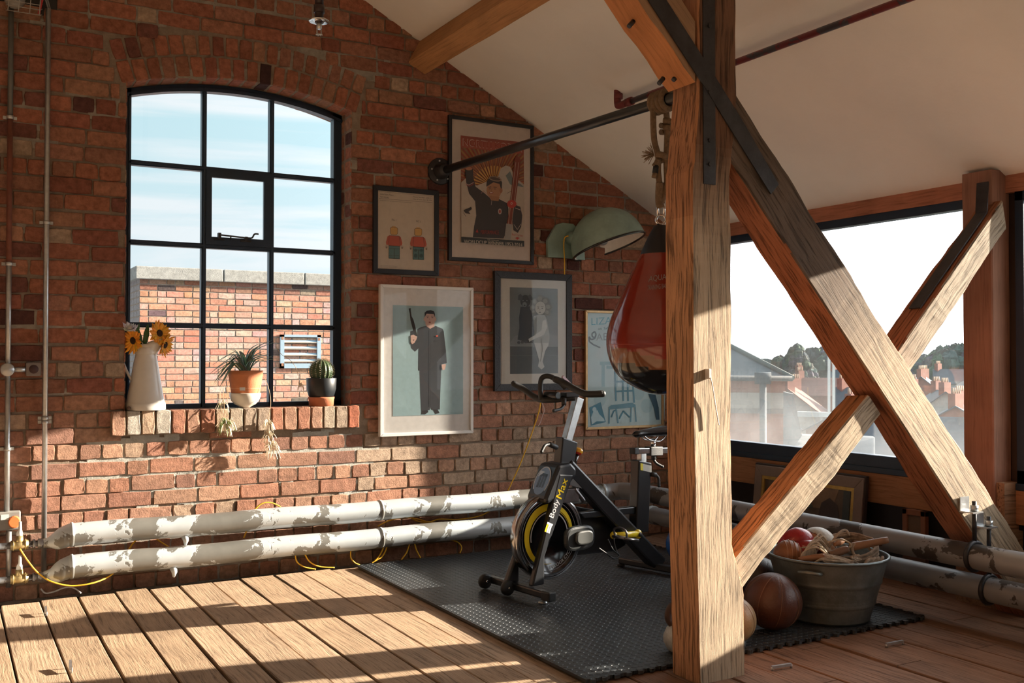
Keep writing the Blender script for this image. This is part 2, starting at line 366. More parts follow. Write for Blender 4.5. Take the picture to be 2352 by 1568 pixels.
def build_back_wall():
    rng = random.Random(3)
    mo = MB(); th = .36; mcol = (.30, .24, .185)
    # mortar body pieces: left, right, below, above the opening
    mo.box((XL-.3, .006, -.3), (OX0, th, 4.7), mcol); mo.box((OX1, .006, -.3), (XR+.10, th, 4.7), mcol)
    mo.box((OX0, .006, -.3), (OX1, th, OZ0-.01), mcol)
    n = 16; xs = [OX0+(OX1-OX0)*i/n for i in range(n+1)]
    for i in range(n):
        a, b = xs[i], xs[i+1]
        vs = [(a, .006, arch_z(a)+.004), (b, .006, arch_z(b)+.004), (b, .006, 4.7), (a, .006, 4.7), (a, th, arch_z(a)+.004), (b, th, arch_z(b)+.004), (b, th, 4.7), (a, th, 4.7)]
        mo.add(vs, [(0, 1, 2, 3), (4, 7, 6, 5), (0, 4, 5, 1)], mcol, rnd=.3)
    # flush repointing smeared pale grey over some joints (low left and a few patches)
    wall = mo.build('wall_back', mortar_m, kind='structure')
    pt = MB()
    bk = MB(); H = .0868; z = -.02; r = 0; Ux = Vector((1, 0, 0)); Vz = Vector((0, 0, 1)); Ny = Vector((0, -1, 0))
    ring = .245
    while z < 4.3:
        header = (r % 2 == 0) if z < 1.0 else (r % 4 == 1)
        x = -1.35+rng.uniform(0, .12)+(0.06 if header else 0)
        wav = .004*math.sin(r*1.7)
        while x < XR+.25:
            L_ = .113 if header else .232
            if rng.random() < .12: L_ = .232 if header else .113
            L_ *= rng.uniform(.96, 1.03); g = rng.uniform(.004, .011)
            x0, x1 = x, x+L_-g; x += L_
            zz = z+wav+rng.uniform(-.002, .002); h = H-rng.uniform(.006, .012)
            cx = (x0+x1)/2; cz = zz+h/2
            if cz > ceil_z(max(x0, -1))+.12: continue
            if cz > 2.985 and x0 < .49:      # dark recess top left
                if x1 < .53: continue
                x0 = .49
            if OX0-.07 < cx < OX1+.055 and .80 < cz < .93: continue         # sill course
            # opening
            if cz > .80 and cz < 2.70:
                if x0 >= OX0-.02 and x1 <= OX1+.02: continue
                if x0 < OX0 < x1: x1 = OX0-.001+rng.uniform(-.002, .004)
                if x0 < OX1 < x1: x0 = OX1
                if x1-x0 < .03: continue
            if 2.60 < cz < ACZ+AR+ring-.02:
                hw = min(math.tan(.316)*(cz-ACZ), math.sqrt((AR+ring)**2-(cz-ACZ)**2)); xl_, xr_ = ACX-hw, ACX+hw
                if x0 >= xl_-.03 and x1 <= xr_+.03: continue
                if x0 < xl_ < x1: x1 = xl_-.008
                if x0 < xr_ < x1: x0 = xr_+.008
                if x1-x0 < .025: continue
            cc = brick_col(cx, cz, rng)
            brick(bk, Vector((x0, 0, zz)), Ux, Vz, Ny, x1-x0, h, rng.uniform(.0012, .0065), cc, rng)
        z += H; r += 1
    # two rings of arch bricks
    for (r0, h, nb) in ((.003, .112, 18), (.124, .108, 19)):
        for i in range(nb):
            a0 = -.31-.0+(.62)*i/nb; a1 = a0+.62/nb
            am = (a0+a1)/2; w = (AR+r0)*(a1-a0)-rng.uniform(.006, .014)
            c = Vector((ACX+math.sin(am)*(AR+r0), 0, ACZ+math.cos(am)*(AR+r0)))
            V = Vector((math.sin(am), 0, math.cos(am))); U = Vector((math.cos(am), 0, -math.sin(am)))
            cc = brick_col(0, 2, rng)
            if i == 10 and r0 < .1: cc = (.07, .035, .035)
            brick(bk, c-U*w/2, U, V, Ny, w, h, rng.uniform(.002, .006), cc, rng)
            if r0 < .1:   # soffit face
                for (ya, yb) in ((.0, .155), (.165, .36)):
                    brick(bk, c-U*w/2+Vector((0, ya, 0)), U, Vector((0, 1, 0)), -V, w, yb-ya-.01, rng.uniform(.001, .004), tuple(v*1.1 for v in cc), rng)
    # reveals
    zz = OZ0
    while zz < 2.69:
        for ya, yb in ((.0, .105), (.115, .22), (.23, .36)):
            h = H-.011
            brick(bk, Vector((OX1, ya, zz)), Vector((0, 1, 0)), Vz, Vector((-1, 0, 0)), yb-ya-.004, h, rng.uniform(.0, .004), tuple(v*1.15 for v in brick_col(0, 2, rng)), rng)
            brick(bk, Vector((OX0, ya, zz)), Vector((0, 1, 0)), Vz, Vector((1, 0, 0)), yb-ya-.004, h, rng.uniform(.0, .004), brick_col(0, 2, rng), rng)
        zz += H
    bk.build('wall_bricks', brick_m, wall)
    # brick-on-edge sill
    sl = MB(); x = .768
    SC = [(.50, .36, .26), (.46, .27, .19), (.42, .33, .26), (.50, .46, .40), (.44, .36, .28), (.44, .21, .14), (.40, .31, .24)]
    k = 0
    while x < 2.14:
        w = rng.uniform(.074, .084); cc = SC[(k*3+rng.randrange(2)) % len(SC)] if x < 2.07 else (.42, .15, .09); k += 1
        o = Vector((x, -.035, .798))
        brick(sl, o, Ux, Vz, Ny, w-.009, .128, .0, cc, rng, wear=.005)
        sl.box((x, -.031, .80), (x+w-.009, .16 if OX0 < x < OX1-.05 else .0, .9245), cc)
        x += w
    sl.box((.765, -.022, .795), (2.148, .0, .915), (.30, .25, .2))
    sl.build('window_sill', brick_m, wall, label='brick on edge sill under the arched window')
    # flush near-black panel, top left: the recess's darkness put into its colour
    rc = MB()
    for a, b in (((.19, .006, 3.0), (.25, .02, 3.3)),): rc.box(a, b, (.02, .018, .016))
    rc.box((-.9, -.001, 2.972), (.492, .012, 4.2), (.016, .014, .013)); rc.build('recess_panel', attr_m, wall, label='flush near-black panel standing for the dark recess above the conduits')
    # patches of pale repointing mortar, nearly flush with the brick faces
    sm = MB(); rr = random.Random(9)
    def patch(x0, x1, z0, z1, dens, thr, col):
        nx = int((x1-x0)/.035); nz_ = int((z1-z0)/.022)
        for i in range(nx):
            for j in range(nz_):
                x = x0+(x1-x0)*i/nx; z = z0+(z1-z0)*j/nz_; fx = (i+.5)/nx*2-1; fz = (j+.5)/nz_*2-1
                n_ = mnoise.noise(Vector((x*1.7, z*5.5, x0)))*1.1+mnoise.noise(Vector((x*7, z*18, 3)))*.5-dens*(fx*fx*fx*fx+fz*fz*fz*fz)
                if n_ < thr: continue
                y = .0012+.0012*mnoise.noise(Vector((x*30, z*30, 0))); e = .004
                a = [(x-e+rr.uniform(-e, e), y, z-e+rr.uniform(-e, e)), (x+.035+e+rr.uniform(-e, e), y, z-e+rr.uniform(-e, e)), (x+.035+e+rr.uniform(-e, e), y, z+.022+e+rr.uniform(-e, e)), (x-e+rr.uniform(-e, e), y, z+.022+e+rr.uniform(-e, e))]
                sm.add(a, [(0, 1, 2, 3)], col, rnd=.4)
    patch(.62, 2.35, .30, .80, .35, -.12, (.46, .46, .42))
    patch(.3, 2.3, 2.75, 3.7, .2, .12, (.34, .31, .26)); patch(2.1, 4.4, 1.9, 3.2, .2, .22, (.36, .32, .27)); patch(.28, .8, .8, 2.6, .2, .25, (.36, .32, .27)); patch(.6, 4.0, -.02, .3, .1, .0, (.36, .33, .29))
    sm.build('mortar_smears', mortar_m, wall, label='pale grey repointing mortar')
build_back_wall()

def build_floor():
    rng = random.Random(21); fl = MB()
    fl.box((XL-.2, YB, -.12), (XR+.1, .4, -.034), (.02, .015, .012))
    edges = [-.28, -.10, .07, .245, .421, .596, .774, .935, 1.091, 1.264, 1.415, 1.602]
    x = 1.602
    while x < XR: x += rng.uniform(.15, .18); edges.append(x)
    x = -.28; e2 = []
    while x > XL: x -= rng.uniform(.16, .2); e2.append(x)
    edges = sorted(edges+e2)
    for i in range(len(edges)-1):
        a, b = edges[i], edges[i+1]; g = .0035
        if abs(a-.935) < .01: g = .008
        if abs(a-.596) < .01 or abs(a-.421) < .01: g = .006
        lift = rng.uniform(-.003, .004); tone = rng.uniform(.92, 1.06)
        base = (.44, .315, .215) if rng.random() < .6 else (.42, .295, .195)
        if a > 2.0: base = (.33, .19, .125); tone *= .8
        y = -.135+rng.uniform(-.03, .02)
        ends = [y]
        while y > YB: y -= rng.uniform(2.2, 4.2); ends.append(max(y, YB))
        if a > 2.5: ends = [ends[0], -2.62-.35*(i % 3)]+[q for q in ends[1:] if q < -3.4]
        for j in range(len(ends)-1):
            y0, y1 = ends[j], ends[j+1]+.004; n = 10
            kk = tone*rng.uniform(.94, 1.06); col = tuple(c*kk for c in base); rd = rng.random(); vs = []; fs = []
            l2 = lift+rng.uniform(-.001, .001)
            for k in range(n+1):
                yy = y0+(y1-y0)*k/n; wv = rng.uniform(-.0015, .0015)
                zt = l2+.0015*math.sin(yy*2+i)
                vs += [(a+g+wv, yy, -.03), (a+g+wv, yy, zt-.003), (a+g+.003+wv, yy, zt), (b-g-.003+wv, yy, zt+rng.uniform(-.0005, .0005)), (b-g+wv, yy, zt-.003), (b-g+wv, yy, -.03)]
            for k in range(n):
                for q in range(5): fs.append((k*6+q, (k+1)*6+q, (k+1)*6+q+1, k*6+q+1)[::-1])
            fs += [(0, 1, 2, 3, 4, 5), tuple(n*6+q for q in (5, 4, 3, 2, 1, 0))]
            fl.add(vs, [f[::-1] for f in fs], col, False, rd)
    fl.build('floor', board_m, kind='structure')
build_floor()

def build_ceiling():
    c = MB(); t = .12
    for (xa, xb) in ((.2, 4.75), (XL-.1, .2)):
        za, zb = ceil_z(xa+1e-6 if xa >= .2 else xa), (ceil_z(xb) if xb > .2 else 4.403)
        c.prism([(xa, YB-.1, za), (xb, YB-.1, zb), (xb, YB-.1, zb+t), (xa, YB-.1, za+t)], (0, abs(YB)+.5, 0))
    c.build('ceiling', plaster_m, kind='structure')
    w = MB(); w.box((XL-.25, YB-.2, -.3), (XL, .4, 2.6), (.62, .58, .53)); w.build('wall_left', mat('painted wall', rough=.9, var=.05), kind='structure')
    w = MB(); w.box((XL-.25, YB-.25, -.3), (4.9, YB, 4.7), (.62, .58, .53)); w.build('wall_rear', MATS['painted wall'], kind='structure')
build_ceiling()

# right wall: black panelling, timber rail, plate, columns; windows between
WIN = [(-.33, -2.375), (-2.60, -4.45), (-4.70, -6.55), (-6.80, -8.9)]
WZ0, WZ1 = .565, 2.03
def build_right_wall():
    w = MB(); x0, x1 = XR, XR+.16
    w.box((x0+.01, YB, -.3), (x1, .1, .42), (.010, .010, .012))
    w.box((x0+.02, YB, .42), (x1, .1, WZ0), (.02, .018, .018))
    for a, b in ((-.33, .1), (-2.60, -2.375), (-4.70, -4.45), (-6.80, -6.55), (YB, -8.9)):
        w.box((x0+.02, a, WZ0), (x1, b, WZ1), (.03, .02, .015))
    w.box((x0+.02, YB, WZ1), (x1, .1, 2.3), (.03, .02, .015))
    w.build('wall_right', mat('black board', rough=.55, var=.2, vscale=5, bump=.1), kind='structure')
    t = MB(); t.box((XR-.012, YB, .395), (XR+.01, .0, .560), (.36, .185, .10)); t.build('trim_1', trim_m, kind='structure')
    t = MB(); t.box((XR-.012, YB, 2.022), (XR+.02, .0, 2.112), (.42, .19, .125)); t.build('trim_2', trim_m, kind='structure')
build_right_wall()
def side_window(i, ya, yb, vis=True):
    yhi, ylo = ya, yb
    f = MB(); X0, X1 = XR-.004, XR+.06; fw = .045
    f.box((X0, ylo, WZ0), (X1, yhi, WZ0+.095), (1,)*3); f.box((X0, ylo, WZ1-.055), (X1, yhi, WZ1), (1,)*3)
    f.box((X0, ylo, WZ0), (X1, ylo+(.012 if i == 2 else fw), WZ1), (1,)*3); f.box((X0, yhi-fw, WZ0), (X1, yhi, WZ1), (1,)*3)
    f.box((X0-.012, ylo, WZ0-.004), (X0+.01, yhi, WZ0+.03), (1,)*3)
    fo = f.build('window_%d' % i, steel_m, kind='structure', bevel=.003)
    g = MB(); g.box((XR+.035, ylo+.01, WZ0+.08), (XR+.039, yhi-.03, WZ1-.04)); g.build('pane', glass_r, fo, label='dusty double glazed pane')
    return fo
for i, (a, b) in enumerate(WIN): side_window(i+2, a, b)

# ---------------------------------------------------------------- arched window
def build_window1():
    y0, y1 = YF, YF+.045
    f = MB()
    def sx(x): return x
    xl, xr = OX0, 2.098; gl, gr = .882, 2.043
    f.box((xl, y0, .918), (gl, y1, 2.70)); f.box((gr, y0, .918), (xr, y1, 2.70)); f.box((xl, y0, .918), (xr, y1, .95))
    f.box((gl-.012, y0-.012, .93), (gl, y0, 2.66)); f.box((gr, y0-.012, .93), (gr+.012, y0, 2.66))
    n = 24
    for i in range(n):
        a = xl+(xr-xl)*i/n; b = xl+(xr-xl)*(i+1)/n
        f.prism([(a, y0, arch_z(a)-.042), (b, y0, arch_z(b)-.042), (b, y0, arch_z(b)), (a, y0, arch_z(a))], (0, y1-y0, 0))
        f.prism([(a, y0-.012, arch_z(a)-.042), (b, y0-.012, arch_z(b)-.042), (b, y0-.012, arch_z(b)-.022), (a, y0-.012, arch_z(a)-.022)], (0, .012, 0))
    for xm in (1.278, 1.668):
        f.box((xm-.013, y0, .93), (xm+.013, y1, arch_z(xm)-.02)); f.box((xm-.006, y0-.014, .93), (xm+.006, y0, arch_z(xm)-.02))
    for zm in (2.286, 1.846, 1.390):
        f.box((gl-.01, y0+.002, zm-.014), (gr+.01, y1-.002, zm+.014)); f.box((gl-.01, y0-.012, zm-.006), (gr+.01, y0+.002, zm+.006))
    fo = f.build('window_1', steel_m, kind='structure')
    c = MB(); a, b, p, q = 1.285, 1.661, 1.853, 2.280     # opening casement
    for A in (((a, p+.045), (a+.032, q-.042)), ((b-.045, p+.045), (b, q-.042)), ((a, p), (b, p+.045)), ((a, q-.042), (b, q))):
        c.box((A[0][0], y0-.02, A[0][1]), (A[1][0], y0+.0005, A[1][1]))
    co = c.build('casement', steel_m, fo)
    h = MB(); X = 1.40; Z = 1.908
    h.tube(spline([(X-.04, y0-.045, Z), (X+.03, y0-.045, Z-.004), (X+.11, y0-.045, Z-.008), (X+.14, y0-.045, Z-.006), (X+.155, y0-.045, Z+.016), (X+.178, y0-.045, Z+.018)]), .0048, 8)
    h.box((X-.052, y0-.05, Z-.024), (X-.036, y0-.02, Z+.012)); h.box((X+.10, y0-.05, Z-.024), (X+.115, y0-.02, Z-.002)); h.box((X-.07, y0-.03, Z-.028), (X-.01, y0-.02, Z-.018)); h.box((X+.08, y0-.03, Z-.03), (X+.14, y0-.02, Z-.02))
    h.tube([(X+.02, y0-.045, Z-.005), (X+.02, y0-.03, Z-.022)], .004, 6)
    h.build('stay_handle', iron_m, co)
    g = MB(); n = 12
    xs = [gl, 1.278, 1.668, gr]; zs = [.945, 1.390, 1.846, 2.286]
    for i in range(3):
        for j in range(4):
            gp = MB(); a, b = xs[i]-.004, xs[i+1]+.004; zb = zs[j]
            if j < 3: gp.box((a, y0+.02, zb), (b, y0+.023, zs[j+1]))
            else:
                bot = [(a, y0+.02, zb), (b, y0+.02, zb)]; top = [(b+(a-b)*k/8, y0+.02, arch_z(b+(a-b)*k/8)-.035) for k in range(9)]
                gp.prism(bot+top, (0, .003, 0))
            gp.build('pane', glass_m, fo)
build_window1()

# ================================================================= TIMBERS
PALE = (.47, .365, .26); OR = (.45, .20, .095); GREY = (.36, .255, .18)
def beam(name, p0, p1, w, d, up, label=None, cat='beam', m=None, front=PALE, side=OR, wave=.004, n=40, shear=(0, 0), parent=None, seed=1, dark=None):
    """timber from p0 to p1 (centre line); w along 'up', d along the third axis. Local X runs along the grain."""
    p0, p1 = Vector(p0), Vector(p1); X = (p1-p0); L_ = X.length; X.normalize(); Z = Vector(up); Z = (Z-X*Z.dot(X)).normalized(); Y = Z.cross(X)
    M = Matrix((( X.x, Y.x, Z.x, p0.x), (X.y, Y.y, Z.y, p0.y), (X.z, Y.z, Z.z, p0.z), (0, 0, 0, 1)))
    mb = MB(); rng = random.Random(seed); prof = [(-d/2+.006, -w/2), (d/2-.006, -w/2), (d/2, -w/2+.006), (d/2, w/2-.006), (d/2-.006, w/2), (-d/2+.006, w/2), (-d/2, w/2-.006), (-d/2, -w/2+.006)]
    vs = []
    for i in range(n+1):
        x = L_*i/n
        for k, (y, z) in enumerate(prof):
            q = Vector((x*3, y*9+seed*7, z*9)); o = mnoise.noise(q)*wave+mnoise.noise(q*5)*wave*.5
            xs = x
            if i == 0: xs += shear[0]*z
            if i == n: xs += shear[1]*z
            vs.append(M @ Vector((xs, y*(1+o/(d/2)), z*(1+o/(w/2)))))
    rd = rng.random()
    base = len(mb.v); mb.v += [tuple(v) for v in vs]
    for i in range(n):
        for k in range(8):
            a, b = i*8+k, i*8+(k+1) % 8
            mb.f.append([a, b, b+8, a+8]); nv = (Vector(vs[b])-Vector(vs[a])).cross(Vector(vs[a+8])-Vector(vs[a])).normalized()
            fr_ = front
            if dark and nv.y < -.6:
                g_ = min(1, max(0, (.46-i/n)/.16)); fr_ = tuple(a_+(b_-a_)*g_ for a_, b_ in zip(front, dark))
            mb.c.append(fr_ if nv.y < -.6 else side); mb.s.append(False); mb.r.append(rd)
    mb.f += [list(range(8))[::-1], list(range(n*8, n*8+8))]; mb.c += [side]*2; mb.s += [False]*2; mb.r += [rd]*2
    # make outward
    o = mb.build(name, m or oak_m, parent, M=None if parent else M, **({} if parent else dict(label=label, cat=cat)))
    return o
# main post
def build_post():
    t = thing('timber_post', 'thick weathered oak post standing in front of the exercise bike', 'post', (2.50, -2.68, 0))
    mb = MB(); n = 90; H = 3.0; rng = random.Random(4)
    def prof(z):
        x0, x1 = 2.405+.028*max(0, 1-z/1.0)**1.0, 2.596
        if z < .5: x1 = 2.604+.056*min(1, max(0, (.47-z)/.16))
        if z > 1.9: x0 = 2.41+.03*min(1, (z-1.9)/.3); x1 = 2.598+.03*min(1, (z-1.9)/.3)
        return x0, x1, -2.762, -2.602
    vs = []
    for i in range(n+1):
        z = H*i/n; x0, x1, y0, y1 = prof(z); c = .007
        P = [(x0+c, y0), (x0+.35*(x1-x0), y0), (x0+.7*(x1-x0), y0), (x1-c, y0), (x1, y0+c), (x1, y1-c), (x1-c, y1), (x0+c, y1), (x0, y1-c), (x0, (y0+y1)/2), (x0, y0+c)]
        for k, (x, y) in enumerate(P):
            q = Vector((x*8, y*8, z*2.5)); o1 = mnoise.noise(q)*.005+mnoise.noise(q*4)*.0025
            vs.append((x+(o1 if x > 2.5 else -o1), y-o1*.8, z))
    m = 11; base = 0; mb.v = vs
    for i in range(n):
        for k in range(m):
            a, b = i*m+k, i*m+(k+1) % m; mb.f.append([a, b, b+m, a+m])
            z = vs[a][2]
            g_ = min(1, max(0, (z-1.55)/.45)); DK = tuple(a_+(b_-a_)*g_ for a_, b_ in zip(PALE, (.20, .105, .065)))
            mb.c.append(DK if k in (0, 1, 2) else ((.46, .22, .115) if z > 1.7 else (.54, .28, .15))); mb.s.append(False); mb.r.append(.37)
    mb.f += [list(range(m))[::-1], list(range(n*m, n*m+m))]; mb.c += [PALE]*2; mb.s += [False]*2; mb.r += [.3]*2
    # upright object: grain along local X
    M = Matrix.Translation((0, 0, 0))
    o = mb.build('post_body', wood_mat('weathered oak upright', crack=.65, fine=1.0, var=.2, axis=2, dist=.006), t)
    s = MB(); s.box((2.458, -2.768, 1.855), (2.516, -2.760, 3.0)); s.build('iron_strap', iron_m, t, label='vertical black iron strap', bevel=.001)
    for z in (1.93, 2.02, 2.2, 2.45): b = MB(); b.tube([(2.487, -2.768, z), (2.487, -2.774, z)], .008, 8); b.build('bolt', iron_m, t)
    return t
post = build_post()
GR1 = (.40, .30, .215)
def line_beam(pts, y0, depth): pass
# long diagonal: lower-left edge and upper-right edge in the front plane Y=-2.76
def build_diagonal():
    # centre line between lower-left edge z=1.784-1.098(x-2.766) and upper-right edge z=2.185-1.075(x-2.646)
    a = Vector((2.60, -2.68, 2.097)); b = Vector((4.31, -2.68, .245))
    d = (b-a).normalized(); nrm = Vector((-d.z, 0, d.x)) if False else Vector((d.z*-1, 0, d.x))
    t = beam('diagonal_beam', a-d*.0, b+d*.28, .196, .16, (.74, 0, .67), 'long weathered diagonal beam crossing the right window down to the floor', 'beam', front=PALE, side=(.40, .16, .085), wave=.006, n=60, shear=(-1.0, 0), seed=5, dark=(.15, .11, .085))  # upper front face darkened: stain plus shade put into the colour
    # diagonal iron strap, nailed over the post joint
    s = MB(); A = [(2.20, 2.50), (2.45, 2.232), (2.794, 1.843), (2.835, 1.884), (2.66, 2.10), (2.49, 2.29), (2.282, 2.515)]
    s.prism([(x, -2.7695, z) for x, z in A], (0, .006, 0)); s.build('iron_strap', iron_m, t, label='diagonal black iron strap')
    return t
diag = build_diagonal()
def build_upper():
    mb = MB()
    poly = [(2.425, 2.232), (2.425, 2.46), (1.95, 2.98), (1.70, 2.95)]
    y0, y1 = -2.76, -2.602
    nseg = 14
    # lower-left underside strip subdivided for slight waviness
    a, b = Vector((2.425, 0, 2.232)), Vector((1.70, 0, 2.95)); c, d = Vector((2.425, 0, 2.46)), Vector((1.95, 0, 2.98))
    vs = []
    for i in range(nseg+1):
        t = i/nseg; w = .003*math.sin(i*1.9)
        p = a.lerp(b, t); q = c.lerp(d, t); p.x -= w; p.z -= w
        vs += [(p.x, y0, p.z), (q.x, y0, q.z), (q.x, y1, q.z), (p.x, y1, p.z)]
    for i in range(nseg):
        k = i*4
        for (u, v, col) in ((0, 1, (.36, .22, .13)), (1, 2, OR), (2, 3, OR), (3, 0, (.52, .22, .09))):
            mb.f.append([k+u, k+v, k+v+4, k+u+4]); mb.c.append(col); mb.s.append(False); mb.r.append(.7)
    mb.v = vs; mb.f += [[0, 3, 2, 1]]; mb.c += [OR]; mb.s += [False]; mb.r += [.7]
    X = (b-a).normalized(); Y = Vector((0, 1, 0)); Z = X.cross(Y)
    M = Matrix(((X.x, Y.x, Z.x, a.x), (X.y, Y.y, Z.y, -2.68), (X.z, Y.z, Z.z, a.z), (0, 0, 0, 1)))
    o = mb.build('rafter_brace', pine_m, None, M=M, label='orange timber brace rising left from the top of the oak post', cat='beam')
    b = MB()
    for (u, v) in ((1450, 55), (1552, 178), (1519, 186)):
        p = wy(u, v, -2.68); b = MB(); b.tube([p+Vector((-.012, 0, -.012)), p+Vector((.01, 0, .012))], .009, 8); b.build('peg', iron_m, o)
build_upper()
# knee braces
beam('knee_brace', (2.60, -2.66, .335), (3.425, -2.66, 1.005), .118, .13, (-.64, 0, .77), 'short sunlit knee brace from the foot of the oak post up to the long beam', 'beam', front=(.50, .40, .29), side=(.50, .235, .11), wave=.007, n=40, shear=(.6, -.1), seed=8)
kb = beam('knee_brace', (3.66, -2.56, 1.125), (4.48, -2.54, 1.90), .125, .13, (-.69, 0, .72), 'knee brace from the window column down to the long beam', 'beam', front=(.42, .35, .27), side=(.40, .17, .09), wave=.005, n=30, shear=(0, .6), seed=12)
def strap_col():
    a = Vector((3.93, -2.56, 1.385)); b = Vector((4.43, -2.55, 1.86)); d = (b-a).normalized(); up = Vector((-d.z, 0, d.x)); p = a+up*.066; q = b+up*.066
    s = MB(); yw = .032
    for (m, n_) in ((p, q), (q, q+Vector((.012, 0, .15)))):
        s.prism([m+Vector((0, -yw, 0)), m+Vector((0, yw, 0)), n_+Vector((0, yw, 0)), n_+Vector((0, -yw, 0))], up*.006)
    s.build('iron_strap', iron_m, kb, label='black iron strap bent onto the column')
strap_col()
# columns between windows on the right wall
def column(yc, w, lab, seed):
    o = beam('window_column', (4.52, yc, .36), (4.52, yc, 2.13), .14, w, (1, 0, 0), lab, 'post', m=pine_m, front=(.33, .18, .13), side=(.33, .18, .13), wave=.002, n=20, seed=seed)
    return o
column(-2.475, .165, 'reddish timber column between the two right hand windows', 3)
for y in (-4.575, -6.675): column(y, .165, 'reddish timber column between the windows behind the photographer', 4)
f = MB(); f.box((4.40, -2.62, .0), (4.60, -2.38, .365), (.34, .22, .14)); f.box((4.47, -2.60, .36), (4.6, -2.375, .60), (.40, .25, .16))
f.build('column_plinth', oak_m, label='worn timber block under the right window column', cat='post')

# purlin in the roof
def build_purlin():
    al = math.atan(.5265); tx = Vector((math.cos(al), 0, -math.sin(al))); nz = Vector((math.sin(al), 0, math.cos(al)))
    c1 = Vector((2.544, 0, 3.172)); c2 = c1-nz*.165; 
    p0 = c1+tx*.065-nz*.0825
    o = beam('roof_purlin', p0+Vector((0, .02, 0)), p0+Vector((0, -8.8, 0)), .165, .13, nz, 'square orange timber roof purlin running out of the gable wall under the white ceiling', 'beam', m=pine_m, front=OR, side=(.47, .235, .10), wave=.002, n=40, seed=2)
    # small stub of another timber at the top of the post
    return o
build_purlin()
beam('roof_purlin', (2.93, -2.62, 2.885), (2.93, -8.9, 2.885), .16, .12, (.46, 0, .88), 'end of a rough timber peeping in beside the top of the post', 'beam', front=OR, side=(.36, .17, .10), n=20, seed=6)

# ================================================================= PIPES, RAILS
def pullup():
    t = thing('pull_up_bar', 'long black steel pull up bar bolted to the brick wall', 'pull up bar', (2.683, 0, 2.372))
    a = Vector((2.683, -.01, 2.372)); b = Vector((2.838, -2.40, 2.365))
    m = MB(); m.tube([a, a.lerp(b, .5), b], .0245, 20); m.build('bar', mat('bar paint', (.02, .024, .03), rough=.28, var=.1, coat=.3), t)
    m = MB(); A = Matrix.Rotation(math.pi/2, 4, 'X')
    m.lathe([(0, .012), (.078, .012), (.084, .006), (.084, -.004), (.0, -.004)], (2.683, -.006, 2.372), 32, M=A)
    m.lathe([(.052, .0), (.050, .03), (.036, .05), (.036, .075), (.0, .075)], (2.683, -.012, 2.372), 28, M=A)
    m.build('flange', iron_m, t)
    for k in range(5):
        q = 2*math.pi*k/5+.5; c = Vector((2.683+.064*math.cos(q), -.018, 2.372+.064*math.sin(q))); m = MB(); m.tube([c, c+Vector((0, -.007, 0))], .006, 6); m.build('bolt', galv_m, t)
    m = MB(); m.prism([(2.50, -2.60, 2.33), (2.62, -2.60, 2.33), (2.85, -2.46, 2.33), (2.85, -2.39, 2.33), (2.79, -2.39, 2.33), (2.50, -2.55, 2.33)], (0, 0, .07)); m.build('end_bracket', iron_m, t)
pullup()
BAGX, BAGY = 2.817, -2.05
def sprinkler_run():
    t = thing('sprinkler_pipe', 'red painted fire sprinkler pipe under the white ceiling', 'pipe', (3.356, -.96, 2.64))
    p = MB(); X = 3.356
    p.tube([(X, -1.0, 2.655), (X, -8.8, 2.63)], .0165, 12); p.build('pipe', peel_mat('red pipe paint', paint=(.20, .03, .03), under=(.04, .035, .04), thr=.50), t)
    p = MB(); p.tube(spline([(X, -1.05, 2.655), (X, -.98, 2.655), (X+.005, -.955, 2.675), (X+.005, -.955, 2.76)]), .021, 12)
    p.tube([(X, -1.1, 2.655), (X, -1.05, 2.655)], .024, 12); p.tube([(X+.01, -.955, 2.70), (X+.01, -.955, 2.73)], .026, 12)
    p.build('elbow', mat('red fitting', (.16, .03, .03), rough=.5), t)
    t = thing('fire_sprinkler', 'hanging sprinkler drop with silver ring, dark pipe at the top', 'sprinkler', (1.30, -1.80, 2.5))
    c = at(733, 70, 4.0); p = MB()
    p.tube([c+Vector((0, 0, .03)), c+Vector((0, 0, 1.0))], .0175, 14); p.tube([c+Vector((0, 0, .07)), c+Vector((0, 0, .10))], .022, 14)
    p.build('drop_pipe', mat('dark pipe', (.03, .012, .012), rough=.4), t)
    p = MB(); p.lathe([(.0, .0), (.020, .0), (.026, .006), (.040, .0), (.041, .003), (.027, .011), (.0, .012)], c+Vector((0, 0, .035)), 28); p.build('escutcheon', chrome_m, t)
    p = MB(); p.tube([c+Vector((0, 0, .035)), c+Vector((0, 0, .005))], .011, 12); p.tube([c+Vector((-.008, 0, .005)), c+Vector((-.009, 0, -.014))], .0025, 6); p.tube([c+Vector((.008, 0, .005)), c+Vector((.009, 0, -.014))], .0025, 6)
    for k in range(8): q = k*math.pi/4; p.tube([c+Vector((0, 0, -.015)), c+Vector((.014*math.cos(q), .014*math.sin(q), -.017))], .0022, 5)
    p.build('sprinkler_nozzle', galv_m, t)
sprinkler_run()

